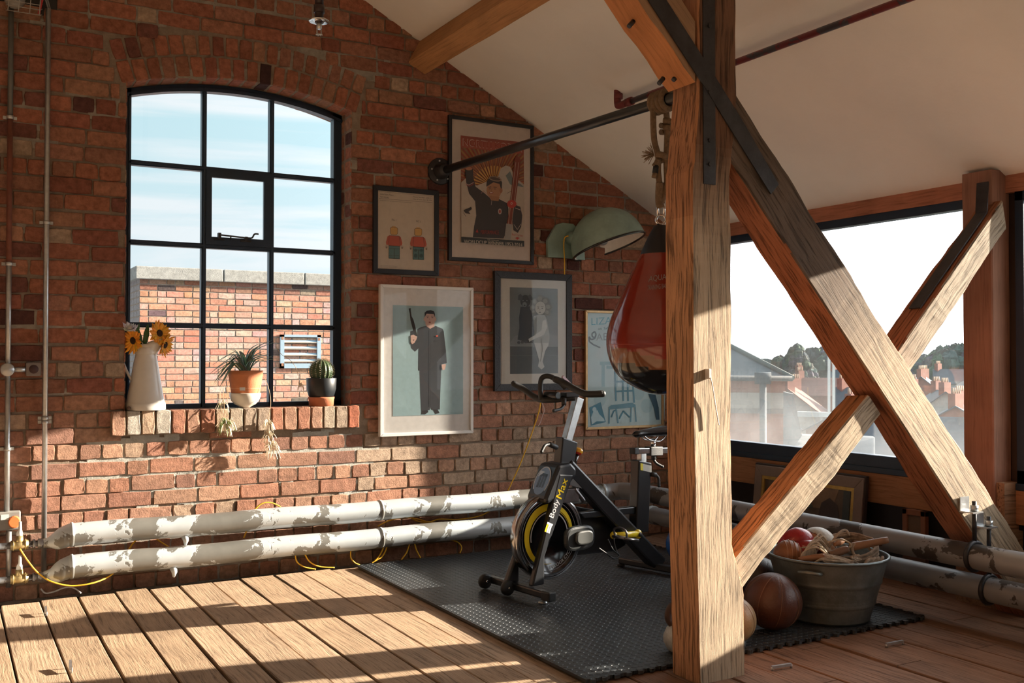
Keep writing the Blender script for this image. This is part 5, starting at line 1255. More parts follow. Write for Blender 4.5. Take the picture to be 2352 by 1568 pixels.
# ================================================================= EXERCISE BIKE
BA = R_(8); B0 = Vector((2.49, -1.30, 0)); BX = Vector((math.cos(BA), math.sin(BA), 0)); BY = Vector((-math.sin(BA), math.cos(BA), 0))
def bp(x, y, z): return B0+BX*x+BY*y+Vector((0, 0, z))
def bpx(u, v, ly): return onplane(u, v, BY, B0.dot(BY)+ly)
def bike():
    t = thing('exercise_bike', 'black and yellow indoor cycling bike standing on the gym mat', 'exercise bike', tuple(B0+Vector((0, 0, MZ))), rot=(0, 0, BA))
    def part(name, mb, m_, parent=t, **k): return mb.build(name, m_, parent, **k)
    def slab(pts, ly0, ly1, col=(1, 1, 1)):
        m = MB(); m.prism([bp(x, ly0, z) for x, z in pts], BY*(ly1-ly0), col); return m
    # front stabiliser
    a = bpx(1127, 1340, .24); b = bpx(1262, 1378, -.24); a.z = b.z = .062
    m = MB(); m.tube([a, b], .026, 4, smooth=False, flat=(0, 0, 1)); fs = part('front_stabiliser', m, black_m, bevel=.008)
    d = (b-a).normalized()
    m = MB(); e = b-d*.01; m.tube([e-d*.03, e+d*.035], .034, 4, flat=(0, 0, 1), smooth=False); part('end_cap', m, rubber_m, fs, bevel=.008)
    m = MB(); e = b-d*.05; m.tube([e, e+Vector((0, 0, -.035))], .005, 8); m.lathe([(0, .0), (.022, .0), (.024, .006), (.012, .012), (0, .012)], Vector((e.x, e.y, MZ+.001)), 20); part('levelling_foot', m, galv_m, fs)
    sd = Vector((-d.y, d.x, 0)); sd = -sd if sd.x > 0 else sd
    for k, f in enumerate((.02, .42)):
        c = a.lerp(b, f)+sd*.042; c.z = .058; m = MB(); Q = d.to_track_quat('Z', 'Y').to_matrix().to_4x4()
        m.lathe([(0, -.016), (.012, -.016), (.030, -.014), (.038, -.009), (.038, .009), (.030, .014), (.012, .016), (0, .016)], c, 28, M=Q); w = part('transport_wheel', m, rubber_m)
        m = MB(); m.lathe([(0, -.018), (.006, -.018), (.006, .018), (0, .018)], c, 12, M=Q); part('axle', m, chrome_m, w)
    # rear stabiliser
    m = MB(); m.tube([bp(.93, .23, .05), bp(.99, -.25, .05)], .026, 4, smooth=False, flat=(0, 0, 1)); r_ = part('rear_stabiliser', m, black_m, bevel=.008)
    m = MB()
    for ly in (.22, -.24): e = bp(.93 if ly > 0 else .99, ly, MZ); m.lathe([(0, 0), (.022, 0), (.022, .01), (.006, .012), (.006, .03), (0, .03)], e, 16)
    part('levelling_foot', m, rubber_m, r_)
    # flywheel
    fc = bp(.20, .0, .30+.0); Q = Matrix(((BX.x, 0, -BY.x, 0), (BX.y, 0, -BY.y, 0), (0, 1, 0, 0), (0, 0, 0, 1))); R0 = .218
    # local: x->BX, y->Z, z->toward viewer(-BY)
    def fl(x, y, z): return fc+BX*x+Vector((0, 0, y))-BY*z
    m = MB(); m.lathe([(R0-.028, .028), (R0-.004, .028), (R0, .024), (R0, -.024), (R0-.004, -.028), (R0-.028, -.028), (R0-.034, -.02)], fc, 72, (.6, .6, .6), M=Q)
    fw = part('flywheel_rim', m, mat('polished steel rim', (.42, .42, .43), rough=.16, metal=1, var=.08, rnd=False), label='chrome flywheel rim')
    m = MB(); m.lathe([(0, .012), (.06, .012), (R0-.032, .018), (R0-.027, .0265), (R0-.012, .0285)], fc, 72, M=Q); m.lathe([(0, -.012), (R0-.03, -.02), (R0-.014, -.0285)], fc, 48, M=Q)
    part('flywheel_disc', m, mat('gloss black', (.008, .008, .010), rough=.15, coat=.6, var=.02), label='black flywheel disc')
    m = MB()
    def arc(r0, r1, a0, a1, col, z=.0195, n=40):
        vs = []
        for i in range(n+1):
            a = a0+(a1-a0)*i/n; ra, rb = (r0, r1)
            if callable(r0): ra, rb = r0(i/n), r1(i/n)
            vs += [fl(ra*math.cos(a), ra*math.sin(a), z), fl(rb*math.cos(a), rb*math.sin(a), z)]
        m.add(vs, [(2*i, 2*i+2, 2*i+3, 2*i+1) for i in range(n)], col)
    YL = (.82, .62, .03)
    arc(lambda f: .130+.010*abs(f-.5), lambda f: .168-.012*abs(f-.5)*2, R_(0), R_(250), YL)
    arc(.176, .1785, 0, 2*math.pi, (.3, .3, .32)); arc(.118, .124, R_(-10), R_(190), (.55, .56, .58)); arc(.136, .139, R_(5), R_(60), (.02, .02, .02), z=.020)
    arc(.14, .142, R_(255), R_(275), YL)
    V, F = text_mesh('INDOOR CYCLE'); vs = []
    for (x, y_) in V: a = R_(272)+x*R_(62); r = .150+y_*.017; r = .167-y_*.017 if False else r; a2 = R_(334)-x*R_(62) if False else a; vs.append(fl((.167-y_*.017)*math.cos(a), (.167-y_*.017)*math.sin(a), .0198))
    m.add(vs, F, (.6, .62, .62))
    V, F = text_mesh('B150'); vs = []
    for (x, y_) in V: a = R_(336)+x*R_(20); vs.append(fl((.167-y_*.017)*math.cos(a), (.167-y_*.017)*math.sin(a), .0198))
    m.add(vs, F, YL); part('flywheel_graphics', m, attr_gloss, fw)
    # fork legs
    for s_, (x0, z0, x1, z1) in ((-1, (.262, .62, .075, .075)), (1, (.262, .62, .01, .075))):
        ly = .062*s_; m = slab([(x0-.045, z0), (x0+.050, z0-.01), (x1+.046, z1+.14), (x1+.044, z1), (x1-.036, z1)], ly-.018, ly+.018); lg = part('fork_leg', m, black_m, bevel=.008)
        if s_ < 0:
            m = MB()
            def lt(s, p0, p1, hgt, col, off=0):
                V, F = text_mesh(s); p0, p1 = Vector(p0), Vector(p1); dd = p1-p0; n_ = Vector((-dd.y, dd.x)).normalized()
                m.add([bp(p0.x+dd.x*x+n_.x*hgt*y_, -.0812, p0.y+dd.y*x+n_.y*hgt*y_) for x, y_ in V], F, col)
            lt('Body', (.183, .395), (.224, .480), .040, (.75, .76, .78)); lt('Body', (.1835, .396), (.2245, .481), .040, (.75, .76, .78))
            lt('Max', (.228, .490), (.272, .585), .040, YL); lt('Max', (.2285, .491), (.2725, .586), .040, YL)
            p0 = Vector((.152, .325)); ax = Vector((.40, .92)).normalized(); nx = Vector((-ax.y, ax.x))
            for i, cc in enumerate(((.75, .76, .78), (.75, .76, .78), YL)):
                q = p0+nx*(.003+.0125*i)*1.0; q2 = q+ax*.045
                m.add([bp(w.x, -.0812, w.y) for w in (q, q2, q2+nx*.010, q+nx*.010)], [(0, 1, 2, 3)], cc)
            q = p0+ax*.040; m.add([bp(w.x, -.0813, w.y) for w in (q, q+ax*.010, q+ax*.010+nx*.038, q+nx*.038)], [(0, 1, 2, 3)], (.75, .76, .78))
            part('brand_lettering', m, attr_gloss, lg)
    # head cover with emblem on the front face
    m = slab([(.215, .665), (.30, .672), (.335, .64), (.335, .60), (.24, .52), (.20, .49), (.135, .47), (.125, .50)], -.078, .078); hc = part('head_cover', m, black_m, bevel=.018)
    m = MB(); p0, p1 = bp(.215, 0, .665), bp(.128, 0, .49); ax = (p1-p0).normalized(); nn = ax.cross(BY).normalized(); nn = -nn if nn.dot(BX) > 0 else nn; cc = (p0+p1)/2+nn*.0025
    ring = [cc+BY*.058*math.cos(a)-ax*.080*math.sin(a) for a in [2*math.pi*k/32 for k in range(32)]]; m.prism(ring, nn*.003, (.50, .52, .58))
    ring = [cc+nn*.0034+BY*.052*math.cos(a)-ax*.074*math.sin(a) for a in [2*math.pi*k/32 for k in range(32)]]; m.prism(ring, nn*.0006, (.16, .24, .42))
    for q in (-.022, 0, .022): m.prism([cc+nn*.0042+BY*(q*.95+a_)+ax*b_ for a_, b_ in ((-.007, -.036), (.007, -.040), (.007, .036), (-.007, .032))], nn*.0006, (.03, .04, .07))
    m.prism([cc+nn*.0042+BY*a_+ax*b_ for a_, b_ in ((-.03, -.040), (.03, -.044), (.03, -.028), (-.03, -.024))], nn*.0006, (.03, .04, .07)); m.prism([cc+nn*.0042+BY*a_+ax*b_ for a_, b_ in ((.0, -.050), (.036, -.055), (.042, -.02), (.02, -.035))], nn*.0007, (.5, .6, .75))
    part('emblem', m, attr_gloss, hc, label='oval blue and silver emblem')
    # head tube, handlebar post
    m = slab([(.262, .63), (.352, .615), (.385, .768), (.283, .80)], -.030, .030); ht = part('head_tube', m, black_m, bevel=.006)
    m = slab([(.302, .76), (.347, .755), (.437, .99), (.392, 1.005)], -.020, .020); part('handlebar_post', m, galv_m, bevel=.003, label='silver square handlebar post')
    def knob(p, q, h, nm='adjuster_lever'):
        m = MB(); m.tube([p, q], .013, 12); m.tube(spline([q, q+(h-q)*.3+(q-p)*.3, h]), [.008]*len(spline([q, q, h])), 8); m.ball(h, .009, 10); part(nm, m, rubber_m)
    knob(bpx(1278, 1027, -.03), bpx(1262, 1020, -.05), bpx(1244, 1037, -.07)); knob(bpx(1295, 915, -.02), bpx(1295, 930, -.03), bpx(1272, 943, -.05))
    # handlebar
    m = MB(); H = .0165
    m.tube(spline([bpx(1180, 881, .25), bpx(1202, 893, .22), bpx(1233, 914, .14), bpx(1262, 918, .06), bpx(1320, 913, -.02)]), H, 12)
    m.tube(spline([bpx(1276, 871, -.02), bpx(1295, 879, -.05), bpx(1320, 893, -.12), bpx(1345, 904, -.19), bpx(1384, 904, -.25)]), H+.001, 12)
    m.tube(spline([bpx(1243, 917, .10), bpx(1241, 890, .10), bpx(1245, 868, .09), bpx(1262, 864, .06), bpx(1284, 876, .03), bpx(1300, 892, .0)]), H-.003, 12)
    m.ball(bpx(1180, 881, .25), H, 12); m.ball(bpx(1384, 904, -.25), H+.001, 12); m.ball(bpx(1276, 871, -.02), H+.001, 12)
    hb = part('handlebar', m, rubber_m, label='black padded handlebar')
    m = MB(); c = bpx(1268, 908, .05); m.tube([c+BY*.05, c-BY*.05], .020, 14); m.box(bpx(1305, 906, -.0)-Vector((.03, .03, .012)), bpx(1305, 906, 0)+Vector((.05, .03, .012))); part('console_mount', m, black_m, hb, bevel=.003)
    m = MB(); a_, b_ = bpx(1292, 864, -.0), bpx(1312, 885, -.0); m.tube([a_, b_], .009, 4, (.78, .62, .75), flat=(0, 1, 0), smooth=False); part('display', m, attr_gloss, hb)
    m = MB(); m.tube(spline([bpx(1243, 920, .1), bpx(1247, 930, .1), bpx(1250, 942, .1), bpx(1246, 955, .1), bpx(1240, 972, .1), bpx(1236, 978, .1)]), .002, 6, (.6, .5, .55)); part('sensor_wire', m, attr_m, hb)
    # frame
    m = MB(); m.tube([bp(.315, 0, .655), bp(1.0, 0, .058)], [.056, .062], 4, flat=(0, 1, 0), smooth=False); part('main_beam', m, black_m, bevel=.012)
    m = slab([(.335, .655), (.475, .520), (.49, .505), (.325, .550)], -.036, -.032); part('gusset_panel', m, mat('sun reflection grey gloss', (.22, .23, .24), rough=.18, coat=.6, metal=.4), label='black gusset panel with its sun reflection painted grey')  # black gloss panel, its sun reflection put into the grey colour
    m = slab([(.40, .40), (.81, .395), (.81, .355), (.44, .365)], -.018, .018); part('cross_rail', m, black_m, bevel=.006)
    m = slab([(.805, .25), (.90, .25), (.924, .628), (.826, .648)], -.032, .032); st_ = part('seat_tube', m, black_m, bevel=.006)
    m = MB(); m.prism([bp(x, -.0325, z) for x, z in ((.835, .632), (.921, .612), (.921, .575), (.836, .594))], -BY*.001, (.55, .56, .52)); m.prism([bp(x, -.0337, z) for x, z in ((.835, .632), (.855, .628), (.855, .590), (.836, .594))], -BY*.001, (.75, .65, .05)); part('warning_label', m, attr_m, st_)
    m = slab([(.858, .60), (.898, .60), (.898, .69), (.858, .69)], -.018, .018); part('seat_post', m, galv_m, bevel=.003)
    m = slab([(.835, .712), (1.18, .700), (1.18, .668), (.835, .680)], -.02, .02); sl = part('seat_slider', m, chrome_m, bevel=.004)
    m = slab([(.805, .714), (.838, .713), (.838, .678), (.805, .680)], -.022, .022); part('end_cap', m, rubber_m, sl, bevel=.004); m = MB(); m.prism([bp(x, -.026, z) for x, z in ((.925, .715), (1.02, .712), (1.02, .662), (.925, .665))], BY*.052); part('slider_clamp', m, rubber_m, sl, bevel=.004)
    knob(bp(.97, -.0, .668), bp(.972, -.0, .64), bp(1.02, -.02, .60)); knob(bp(.92, -.03, .565), bp(.95, -.04, .56), bp(.962, -.05, .50))
    # saddle
    m = MB(); S = []
    for i in range(15):
        f = i/14; x = .815+f*.27; w = .022+.055*max(0, f-.25)**1.2*2.2; w = min(w, .085); h = .800+.004*math.sin(f*3)+(.012*f*f); th = .020+.016*f
        if i in (0,): w = .008; th = .008
        if i == 14: w = .05; th = .018
        ring = []
        for k in range(16):
            a = 2*math.pi*k/16; ring.append(bp(x, w*math.cos(a), h-.012+th*.75*math.sin(a)*(1 if math.sin(a) > 0 else 1.25)))
        S.append(ring)
    vs = [p for r in S for p in r]; m.add(vs, [(i*16+k, i*16+(k+1) % 16, (i+1)*16+(k+1) % 16, (i+1)*16+k) for i in range(14) for k in range(16)]+[tuple(range(15, -1, -1)), tuple(range(14*16, 15*16))], (1, 1, 1), True)
    sa = part('saddle', m, mat('saddle vinyl', (.012, .013, .016), rough=.25, coat=.4, var=.1), label='black saddle')
    m = MB()
    for s_ in (-1, 1): m.tube(spline([bp(.88, .012*s_, .783), bp(.92, .02*s_, .755), bp(1.0, .022*s_, .745), bp(1.05, .03*s_, .78)]), .0035, 8)
    m.tube([bp(.97, 0, .712), bp(.965, 0, .755)], .014, 10); part('saddle_rails', m, chrome_m, sa)
    # drive: guard, hub cover, cranks, pedals
    m = slab([(.20, .42), (.45, .42), (.80, .34), (.84, .25), (.80, .175), (.72, .15), (.25, .17), (.12, .26)], .045, .085); part('chain_guard', m, black_m, bevel=.01)
    P = [(.33+.115*math.cos(a)*1.0+(.012 if math.cos(a) > 0 else 0), .287+.060*math.sin(a)) for a in [2*math.pi*k/28 for k in range(28)]]
    P = [(.33+(.10*math.copysign(abs(math.cos(a))**.6, math.cos(a))), .288+.064*math.copysign(abs(math.sin(a))**.7, math.sin(a))) for a in [2*math.pi*k/32 for k in range(32)]]
    m = slab(P, -.115, -.082); hubc = part('hub_cover', m, mat('charcoal plastic', (.030, .034, .036), rough=.42, coat=.1), bevel=.014, label='charcoal hub cover')
    P = [(.345+(.058*math.copysign(abs(math.cos(a))**.6, math.cos(a))), .292+.036*math.copysign(abs(math.sin(a))**.7, math.sin(a))) for a in [2*math.pi*k/32 for k in range(32)]]
    m = slab(P, -.132, -.112); part('hub_badge', m, mat('grey plastic', (.075, .08, .078), rough=.42, coat=.1), hubc, bevel=.008)
    m = MB(); m.tube([bp(.778, -.07, .256), bp(.60, -.07, .268)], [.019, .015], 12, YL, flat=(0, 1, 0)); m.ball(bp(.60, -.07, .268), .0205, 14, YL); m.ball(bp(.778, -.07, .256), .026, 14, YL, sc=(1, .7, 1)); cr = part('crank_arm', m, attr_gloss, label='yellow crank arm')
    m = MB(); Qb = Matrix(((BX.x, 0, -BY.x, 0), (BX.y, 0, -BY.y, 0), (0, 1, 0, 0), (0, 0, 0, 1))); m.lathe([(0, .004), (.011, .004), (.013, 0)], bp(.778, -.090, .256), 16, M=Qb); part('crank_bolt', m, rubber_m, cr)
    m = MB(); m.tube([bp(.778, .06, .256), bp(.93, .10, .246)], [.016, .014], 12, YL); m.ball(bp(.93, .10, .246), .019, 12, YL); part('crank_arm', m, attr_gloss, label='yellow far crank arm')
    m = MB(); pc = bp(.61, -.15, .262)
    for (a_, b_) in (((-.05, -.045), (.05, -.045)), ((-.05, .045), (.05, .045)), ((-.05, -.045), (-.05, .045)), ((.05, -.045), (.05, .045)), ((0, -.045), (0, .045))): m.tube([pc+BX*a_[0]+BY*a_[1]+Vector((0, 0, -.2*a_[0])), pc+BX*b_[0]+BY*b_[1]+Vector((0, 0, -.2*b_[0]))], .007, 8)
    m.tube([bp(.60, -.07, .268), pc], .008, 8); m.tube(spline([pc+BX*-.03-BY*.04, pc+BX*-.04-BY*.045+Vector((0, 0, .045)), pc+BX*-.04+BY*.0+Vector((0, 0, .06)), pc+BX*-.04+BY*.045+Vector((0, 0, .045)), pc+BX*-.03+BY*.04]), .006, 8)
    pd = part('pedal', m, mat('worn steel', (.25, .24, .25), rough=.3, metal=.9, var=.3))
    m = MB(); m.tube(spline([bpx(1396, 1238, -.16), bpx(1408, 1262, -.17), bpx(1422, 1275, -.17), bpx(1410, 1282, -.17), bpx(1395, 1272, -.17), bpx(1375, 1258, -.17)]), .004, 6); m.tube(spline([bpx(1410, 1235, -.15), bpx(1412, 1252, -.16), bpx(1417, 1268, -.17)]), .004, 6); part('toe_strap', m, rubber_m, pd)
    # brake knob and caliper
    m = MB(); m.tube([bp(.375, 0, .63), bp(.405, 0, .705)], .012, 12, (.02, .02, .02)); bk_ = part('brake_rod', m, attr_gloss)
    m = MB(); n_ = (bp(.405, 0, .705)-bp(.375, 0, .63)).normalized(); Qk = n_.to_track_quat('Z', 'Y').to_matrix().to_4x4(); o = bp(.405, 0, .700)
    m.lathe([(.008, 0), (.018, .003), (.022, .012)], o, 20, (.65, .04, .02), M=Qk); m.lathe([(.022, .012), (.026, .02), (.024, .03), (.014, .037), (0, .038)], o, 20, (.85, .42, .03), M=Qk); part('brake_knob', m, attr_gloss, bk_, label='red and yellow brake knob')
    m = MB(); m.box(bp(.31, 0, .49)-Vector((.02, .03, .03)), bp(.36, 0, .53)+Vector((.03, .03, .0))); m.tube([bp(.36, -.03, .53), bp(.42, -.035, .46)], .012, 10); part('brake_caliper', m, MATS['worn steel'], bevel=.004)
bike()

# ================================================================= FLOOR THINGS
def onballs():
    rng = random.Random(8)
    def med(label, u, t_, r, col, seam, rest=MZ, name='medicine_ball', cat='ball', gores=8, tilt=(0, 0, 0), grp='old leather medicine balls'):
        c = CAM+ray(u, 825)*t_; c.z = rest+r
        th = thing(name, label, cat, (c.x, c.y, rest), grp)
        m = MB(); E = Matrix.Rotation(tilt[0], 4, 'X') @ Matrix.Rotation(tilt[1], 4, 'Y') @ Matrix.Rotation(tilt[2], 4, 'Z')
        n = 64; K = 32; vs = []
        for i in range(K+1):
            a = math.pi*i/K
            for k in range(n):
                b = 2*math.pi*k/n; g = abs((k % (n//gores))/(n/gores)*2-1) if gores else 0
                rr = r*(1-.022*(g**14)*math.sin(a)) if gores else r
                vs.append(c+E @ Vector((rr*math.sin(a)*math.cos(b), rr*math.sin(a)*math.sin(b), -rr*math.cos(a)*.97)))
        m.add(vs, [(i*n+k, i*n+(k+1) % n, (i+1)*n+(k+1) % n, (i+1)*n+k) for i in range(K) for k in range(n)], col, True)
        if callable(col): pass
        m.build('ball_body', leather_m, th)
        if gores:
            m = MB()
            for g in range(gores):
                b = 2*math.pi*g/gores; P = [c+E @ Vector((r*.985*math.sin(a)*math.cos(b), r*.985*math.sin(a)*math.sin(b), -r*.985*.97*math.cos(a))) for a in [math.pi*i/40 for i in range(41)]]
                m.tube(P, .0016, 5, seam)
            m.build('stitching', leather_m, th)
        return c, r
    med('dark brown leather medicine ball against the zinc tub', 1772, 4.40, .126, (.085, .030, .018), (.20, .10, .055), tilt=(.15, .08, .30))
    med('tan medicine ball just behind the foot of the post', 1680, 4.20, .098, (.36, .24, .12), (.25, .15, .08), tilt=(.2, 0, .4))
    med('near black medicine ball in the shade behind the brown one', 1742, 4.86, .115, (.03, .018, .016), (.06, .04, .03), tilt=(.2, .3, .1))
    med('large red brown medicine ball behind the post by the pipes', 1626, 5.05, .150, (.16, .035, .02), (.22, .1, .05), tilt=(.3, 0, .2))
    c = CAM+ray(1574, 825)*5.80; c.z = MZ+.116; th = thing('exercise_ball', 'bright blue rubber ball peeping out left of the post', 'ball', (c.x, c.y, MZ)); m = MB(); m.ball(c, .116, 40, (.01, .10, .42)); m.build('ball_body', attr_gloss, th)
    # kettlebell
    c = CAM+ray(1562, 825)*4.08; c.z = MZ; t = thing('kettlebell', 'chipped white kettlebell with a rusty brown handle beside the post', 'kettlebell', tuple(c))
    m = MB(); m.lathe([(0, 0), (.038, 0), (.055, .01), (.070, .04), (.071, .065), (.058, .095), (.03, .115), (0, .12)], c, 36, (.50, .50, .48)); m.build('bell', mat('chipped white', rough=.5, var=.35, vscale=14, bump=.1, rnd=False), t)
    m = MB(); Rv = Vector((.87, -.49, 0)); m.tube(spline([c+Rv*.030+Vector((0, 0, .10)), c+Rv*.052+Vector((0, 0, .135)), c+Rv*.040+Vector((0, 0, .180)), c+Vector((0, 0, .188)), c-Rv*.040+Vector((0, 0, .180)), c-Rv*.052+Vector((0, 0, .135)), c-Rv*.030+Vector((0, 0, .10))]), .014, 12, (.07, .035, .025)); m.build('handle', mat('rusty iron', rough=.6, var=.3, rnd=False), t, label='rusty handle')
onballs()
TC = CAM+ray(1898, 825)*4.62; TX, TY = TC.x, TC.y
def tub():
    t = thing('zinc_tub', 'round galvanised tub packed with ropes and balls beside the medicine balls', 'tub', (TX, TY, MZ)); z = MZ
    prof = [(0, .004), (.172, .004), (.178, .0), (.181, .012)]; H = .288
    def rad(f): return .181+.083*f
    for f in [i/40 for i in range(1, 41)]:
        h = f*H; r = rad(f)
        for c in (.30, .34, .62, .66): r += .0045*math.exp(-((f-c)/.011)**2)
        prof.append((r, h))
    prof += [(rad(1)+.008, H-.001), (rad(1)+.009, H+.006), (rad(1)+.002, H+.010), (rad(1)-.005, H+.004), (rad(1)-.006, H-.01), (.18, .02), (0, .02)]
    m = MB(); m.lathe(prof, (TX, TY, z), 72); m.build('tub_body', tub_m, t)
    dirc = math.atan2(CAM.y-TY, CAM.x-TX)-.28; m = MB(); r = rad(.85)+.02
    def tp(a, rr, h): return Vector((TX+rr*math.cos(a), TY+rr*math.sin(a), z+h))
    m.tube(spline([tp(dirc-.17, r-.02, .245), tp(dirc-.15, r+.012, .25), tp(dirc, r+.022, .255), tp(dirc+.15, r+.012, .25), tp(dirc+.17, r-.02, .245)]), .008, 8, (.6, .6, .55)); m.build('handle', tub_m, t)
    # contents
    Rv = Vector((.87, -.49, 0)); Fv = Vector((.49, .87, 0)); T = Vector((TX, TY, z+.29))
    def P(a, b, h): return T+Rv*a+Fv*b+Vector((0, 0, h))
    # hidden packing: dark ropes bundle filling the tub (stuff) -- a coil of rope lying at mid height
    rc = (.50, .42, .33); rng = random.Random(6)
    def coil(name, lab, c, ra, rb, turns, r, col, tilt, seed, nn=22):
        rg = random.Random(seed); th = thing(name, lab, 'rope', tuple(c)); m = MB(); path = []
        for i in range(turns*nn+1):
            a = 2*math.pi*i/nn; k = i/nn; A_ = ra*(1+rg.uniform(-.02, .02)-.05*((k*1.7) % 3)); B_ = rb*(1+rg.uniform(-.03, .03)-.05*((k*1.3) % 3))
            p = Vector((A_*math.cos(a), B_*math.sin(a), .012*math.sin(k*2.4)+rg.uniform(-.003, .003)+.0035*(k % 7)-.01)); path.append(c+tilt @ p)
        m.tube(spline(path, 2), r, 6, col); m.build('rope_loops', rope_m, th); return th
    Mb = Matrix(((Rv.x, Fv.x, 0), (Rv.y, Fv.y, 0), (0, 0, 1))).to_4x4()
    big = coil('rope_coil', 'large coil of cream cotton rope on the right of the zinc tub', P(.10, .02, .018), .135, .125, 12, .0065, (.40, .31, .235), Mb @ Matrix.Rotation(R_(16), 4, 'X') @ Matrix.Rotation(R_(-6), 4, 'Y'), 1)
    m = MB(); c = P(.085, -.115, .015); m.tube(spline([c+Vector((0, 0, .055)), c+Rv*-.01+Vector((0, 0, .03)), c, c+Rv*.015-Fv*.012, c+Rv*-.02-Fv*.012+Vector((0, 0, -.008)), c+Rv*.02-Fv*.016+Vector((0, 0, -.016)), c+Rv*-.02-Fv*.016+Vector((0, 0, -.022)), c+Rv*-.035+Vector((0, 0, -.035))]), .007, 7, (.42, .33, .25)); m.tube(spline([P(-.02, -.06, .03), P(.03, -.06, .10), P(.07, -.04, .115), P(.09, -.03, .09)]), .006, 7, (.42, .34, .27)); m.build('knot', rope_m, big)
    # skipping ropes with wooden handles
    def handle(th, a, b, r0=.010, r1=.015, col=(.27, .135, .07)):
        m = MB(); d = (b-a); m.tube([a, a+d*.08, a+d*.5, a+d*.9, b], [r0*.9, r0, r1, r1*.9, r1*.8], 14, col); m.build('handle', leather_m, th, label='turned wooden handle')
    th = thing('skipping_rope', 'bundled white skipping rope with wooden handles at the front left of the tub', 'skipping rope', tuple(P(-.06, -.12, .03)), 'skipping ropes in the tub'); m = MB()
    for k in range(16):
        f = k/15; a = P(-.15+.12*f*.6, -.13+.05*f, -.0+.025*f); b = P(-.03+.03*f, -.15+.10*f, .0+.02*f); mid = (a+b)/2+Vector((0, 0, .055+.02*math.sin(k)))+Fv*(.02*(k % 3)); end = P(-.035, -.115, -.01)
        m.tube(spline([P(-.16+.09*f, -.12+.04*f, -.02), a+Vector((0, 0, .03)), mid, b, end], 6), .0042, 6, (.55, .48, .38))
    m.build('cord_bundle', rope_m, th); handle(th, P(-.17, -.13, .0), P(-.06, -.165, .02)); handle(th, P(.0, -.10, .06), P(.045, -.08, .075))
    th = thing('skipping_rope', 'dark handled skipping rope lying across the middle of the tub', 'skipping rope', tuple(P(.0, -.1, .05)), 'skipping ropes in the tub')
    handle(th, P(-.03, -.13, .02), P(.055, -.12, .045), .016, .018, (.16, .085, .05)); m = MB(); m.tube(spline([P(.05, -.12, .045), P(.065, -.13, .06), P(.055, -.13, .075), P(.02, -.11, .085), P(-.03, -.1, .07)]), .0045, 6, (.52, .45, .36)); m.build('cord_bundle', rope_m, th)
    for (a, b, lab, c_) in ((P(.07, -.10, .048), P(.235, -.12, .085), 'long wooden rope handle sticking out over the right rim of the tub', (.24, .13, .075)), (P(.14, .08, .03), P(.27, .06, .037), 'darker wooden handle behind it beyond the right rim of the tub', (.17, .10, .065))):
        th = thing('wooden_handle', lab, 'handle', tuple(a), 'loose wooden handles in the tub'); m = MB(); m.tube([a, a.lerp(b, .1), a.lerp(b, .9), b], [.016, .019, .015, .014], 12, c_); m.build('shaft', leather_m, th)
    th = thing('rope_bundle', 'frayed white cord end and tangle at the front rim of the tub', 'rope', tuple(P(.0, -.18, .0))); m = MB()
    for k in range(9):
        f = k/8; m.tube(spline([P(-.12+.02*f, -.16, -.02), P(-.09+.03*f, -.185+.03*f, .008+.012*f), P(-.03+.02*f, -.2+.04*f, .006+.012*math.sin(k)), P(.02+.03*f, -.2+.03*f, .0), P(.06, -.19, -.02)], 6), .005, 6, (.50, .44, .36))
    for k in range(3): a0 = [P(-.05, -.19, .008)+Rv*(.028*math.cos(q)*(1-.2*k))+Vector((0, 0, .012*math.sin(q)+.004*k)) for q in [2*math.pi*i/16 for i in range(16)]]; m.tube(a0, .0045, 6, (.55, .48, .4), closed=True)
    for k in range(30): c = P(.055, -.195, .008); d = Vector((rng.uniform(-1, 1), rng.uniform(-1, .3), rng.uniform(-.5, 1))).normalized(); m.tube([c, c+d*.022], .002, 4, (.72, .68, .62))
    for k in range(4): m.tube(spline([P(.11+.02*k, -.16+.01*k, -.03), P(.13+.025*k, -.15+.01*k, -.004), P(.155+.02*k, -.14+.012*k, .004)]), .008, 8, (.45, .36, .28))
    m.build('cords', rope_m, th)
    # ball tan/white
    c = P(-.01, .12, .012); th = thing('leather_ball', 'small tan and white leather ball at the back of the zinc tub', 'ball', tuple(c)); m = MB(); M_ = Matrix.Rotation(R_(38), 4, 'Y') @ Matrix.Rotation(R_(25), 4, 'X'); m.ball(c, .090, 40, (.42, .21, .10), M=M_)
    for i in range(len(m.f)):
        p = sum((Vector(m.v[k]) for k in m.f[i]), Vector())/len(m.f[i])-c; q = p.dot((Rv*.55+Fv*.2+Vector((0, 0, .8))).normalized())
        if q > .030: m.c[i] = (.45, .43, .36)
    m.build('ball_body', leather_m, th); m = MB(); ax = (Rv*.55+Fv*.2+Vector((0, 0, .8))).normalized(); U = ax.orthogonal().normalized(); W = ax.cross(U); rr = math.sqrt(.0905**2-.03**2); m.tube([c+ax*.03+(U*math.cos(a)+W*math.sin(a))*rr for a in [2*math.pi*k/40 for k in range(40)]], .0013, 5, (.07, .03, .02), closed=True); m.build('seam', leather_m, th)
    # boxing glove
    c = P(-.125, .07, .045); th = thing('boxing_glove', 'red boxing glove at the back left of the zinc tub', 'glove', tuple(c)); m = MB(); n = 28; K = 18; vs = []
    for i in range(K+1):
        a = math.pi*i/K
        for k in range(n):
            b = 2*math.pi*k/n; r = .082*(1+.05*math.cos(b*14)*max(0, math.sin(a))**2*(.6 if math.cos(b) > 0 else .2)); q = Vector((r*math.sin(a)*math.cos(b)*1.05, r*math.sin(a)*math.sin(b)*.75, -r*math.cos(a)*.78)); q.z -= .02*max(0, -q.x/.08)
            vs.append(c+Rv*q.x+Fv*q.y+Vector((0, 0, q.z)))
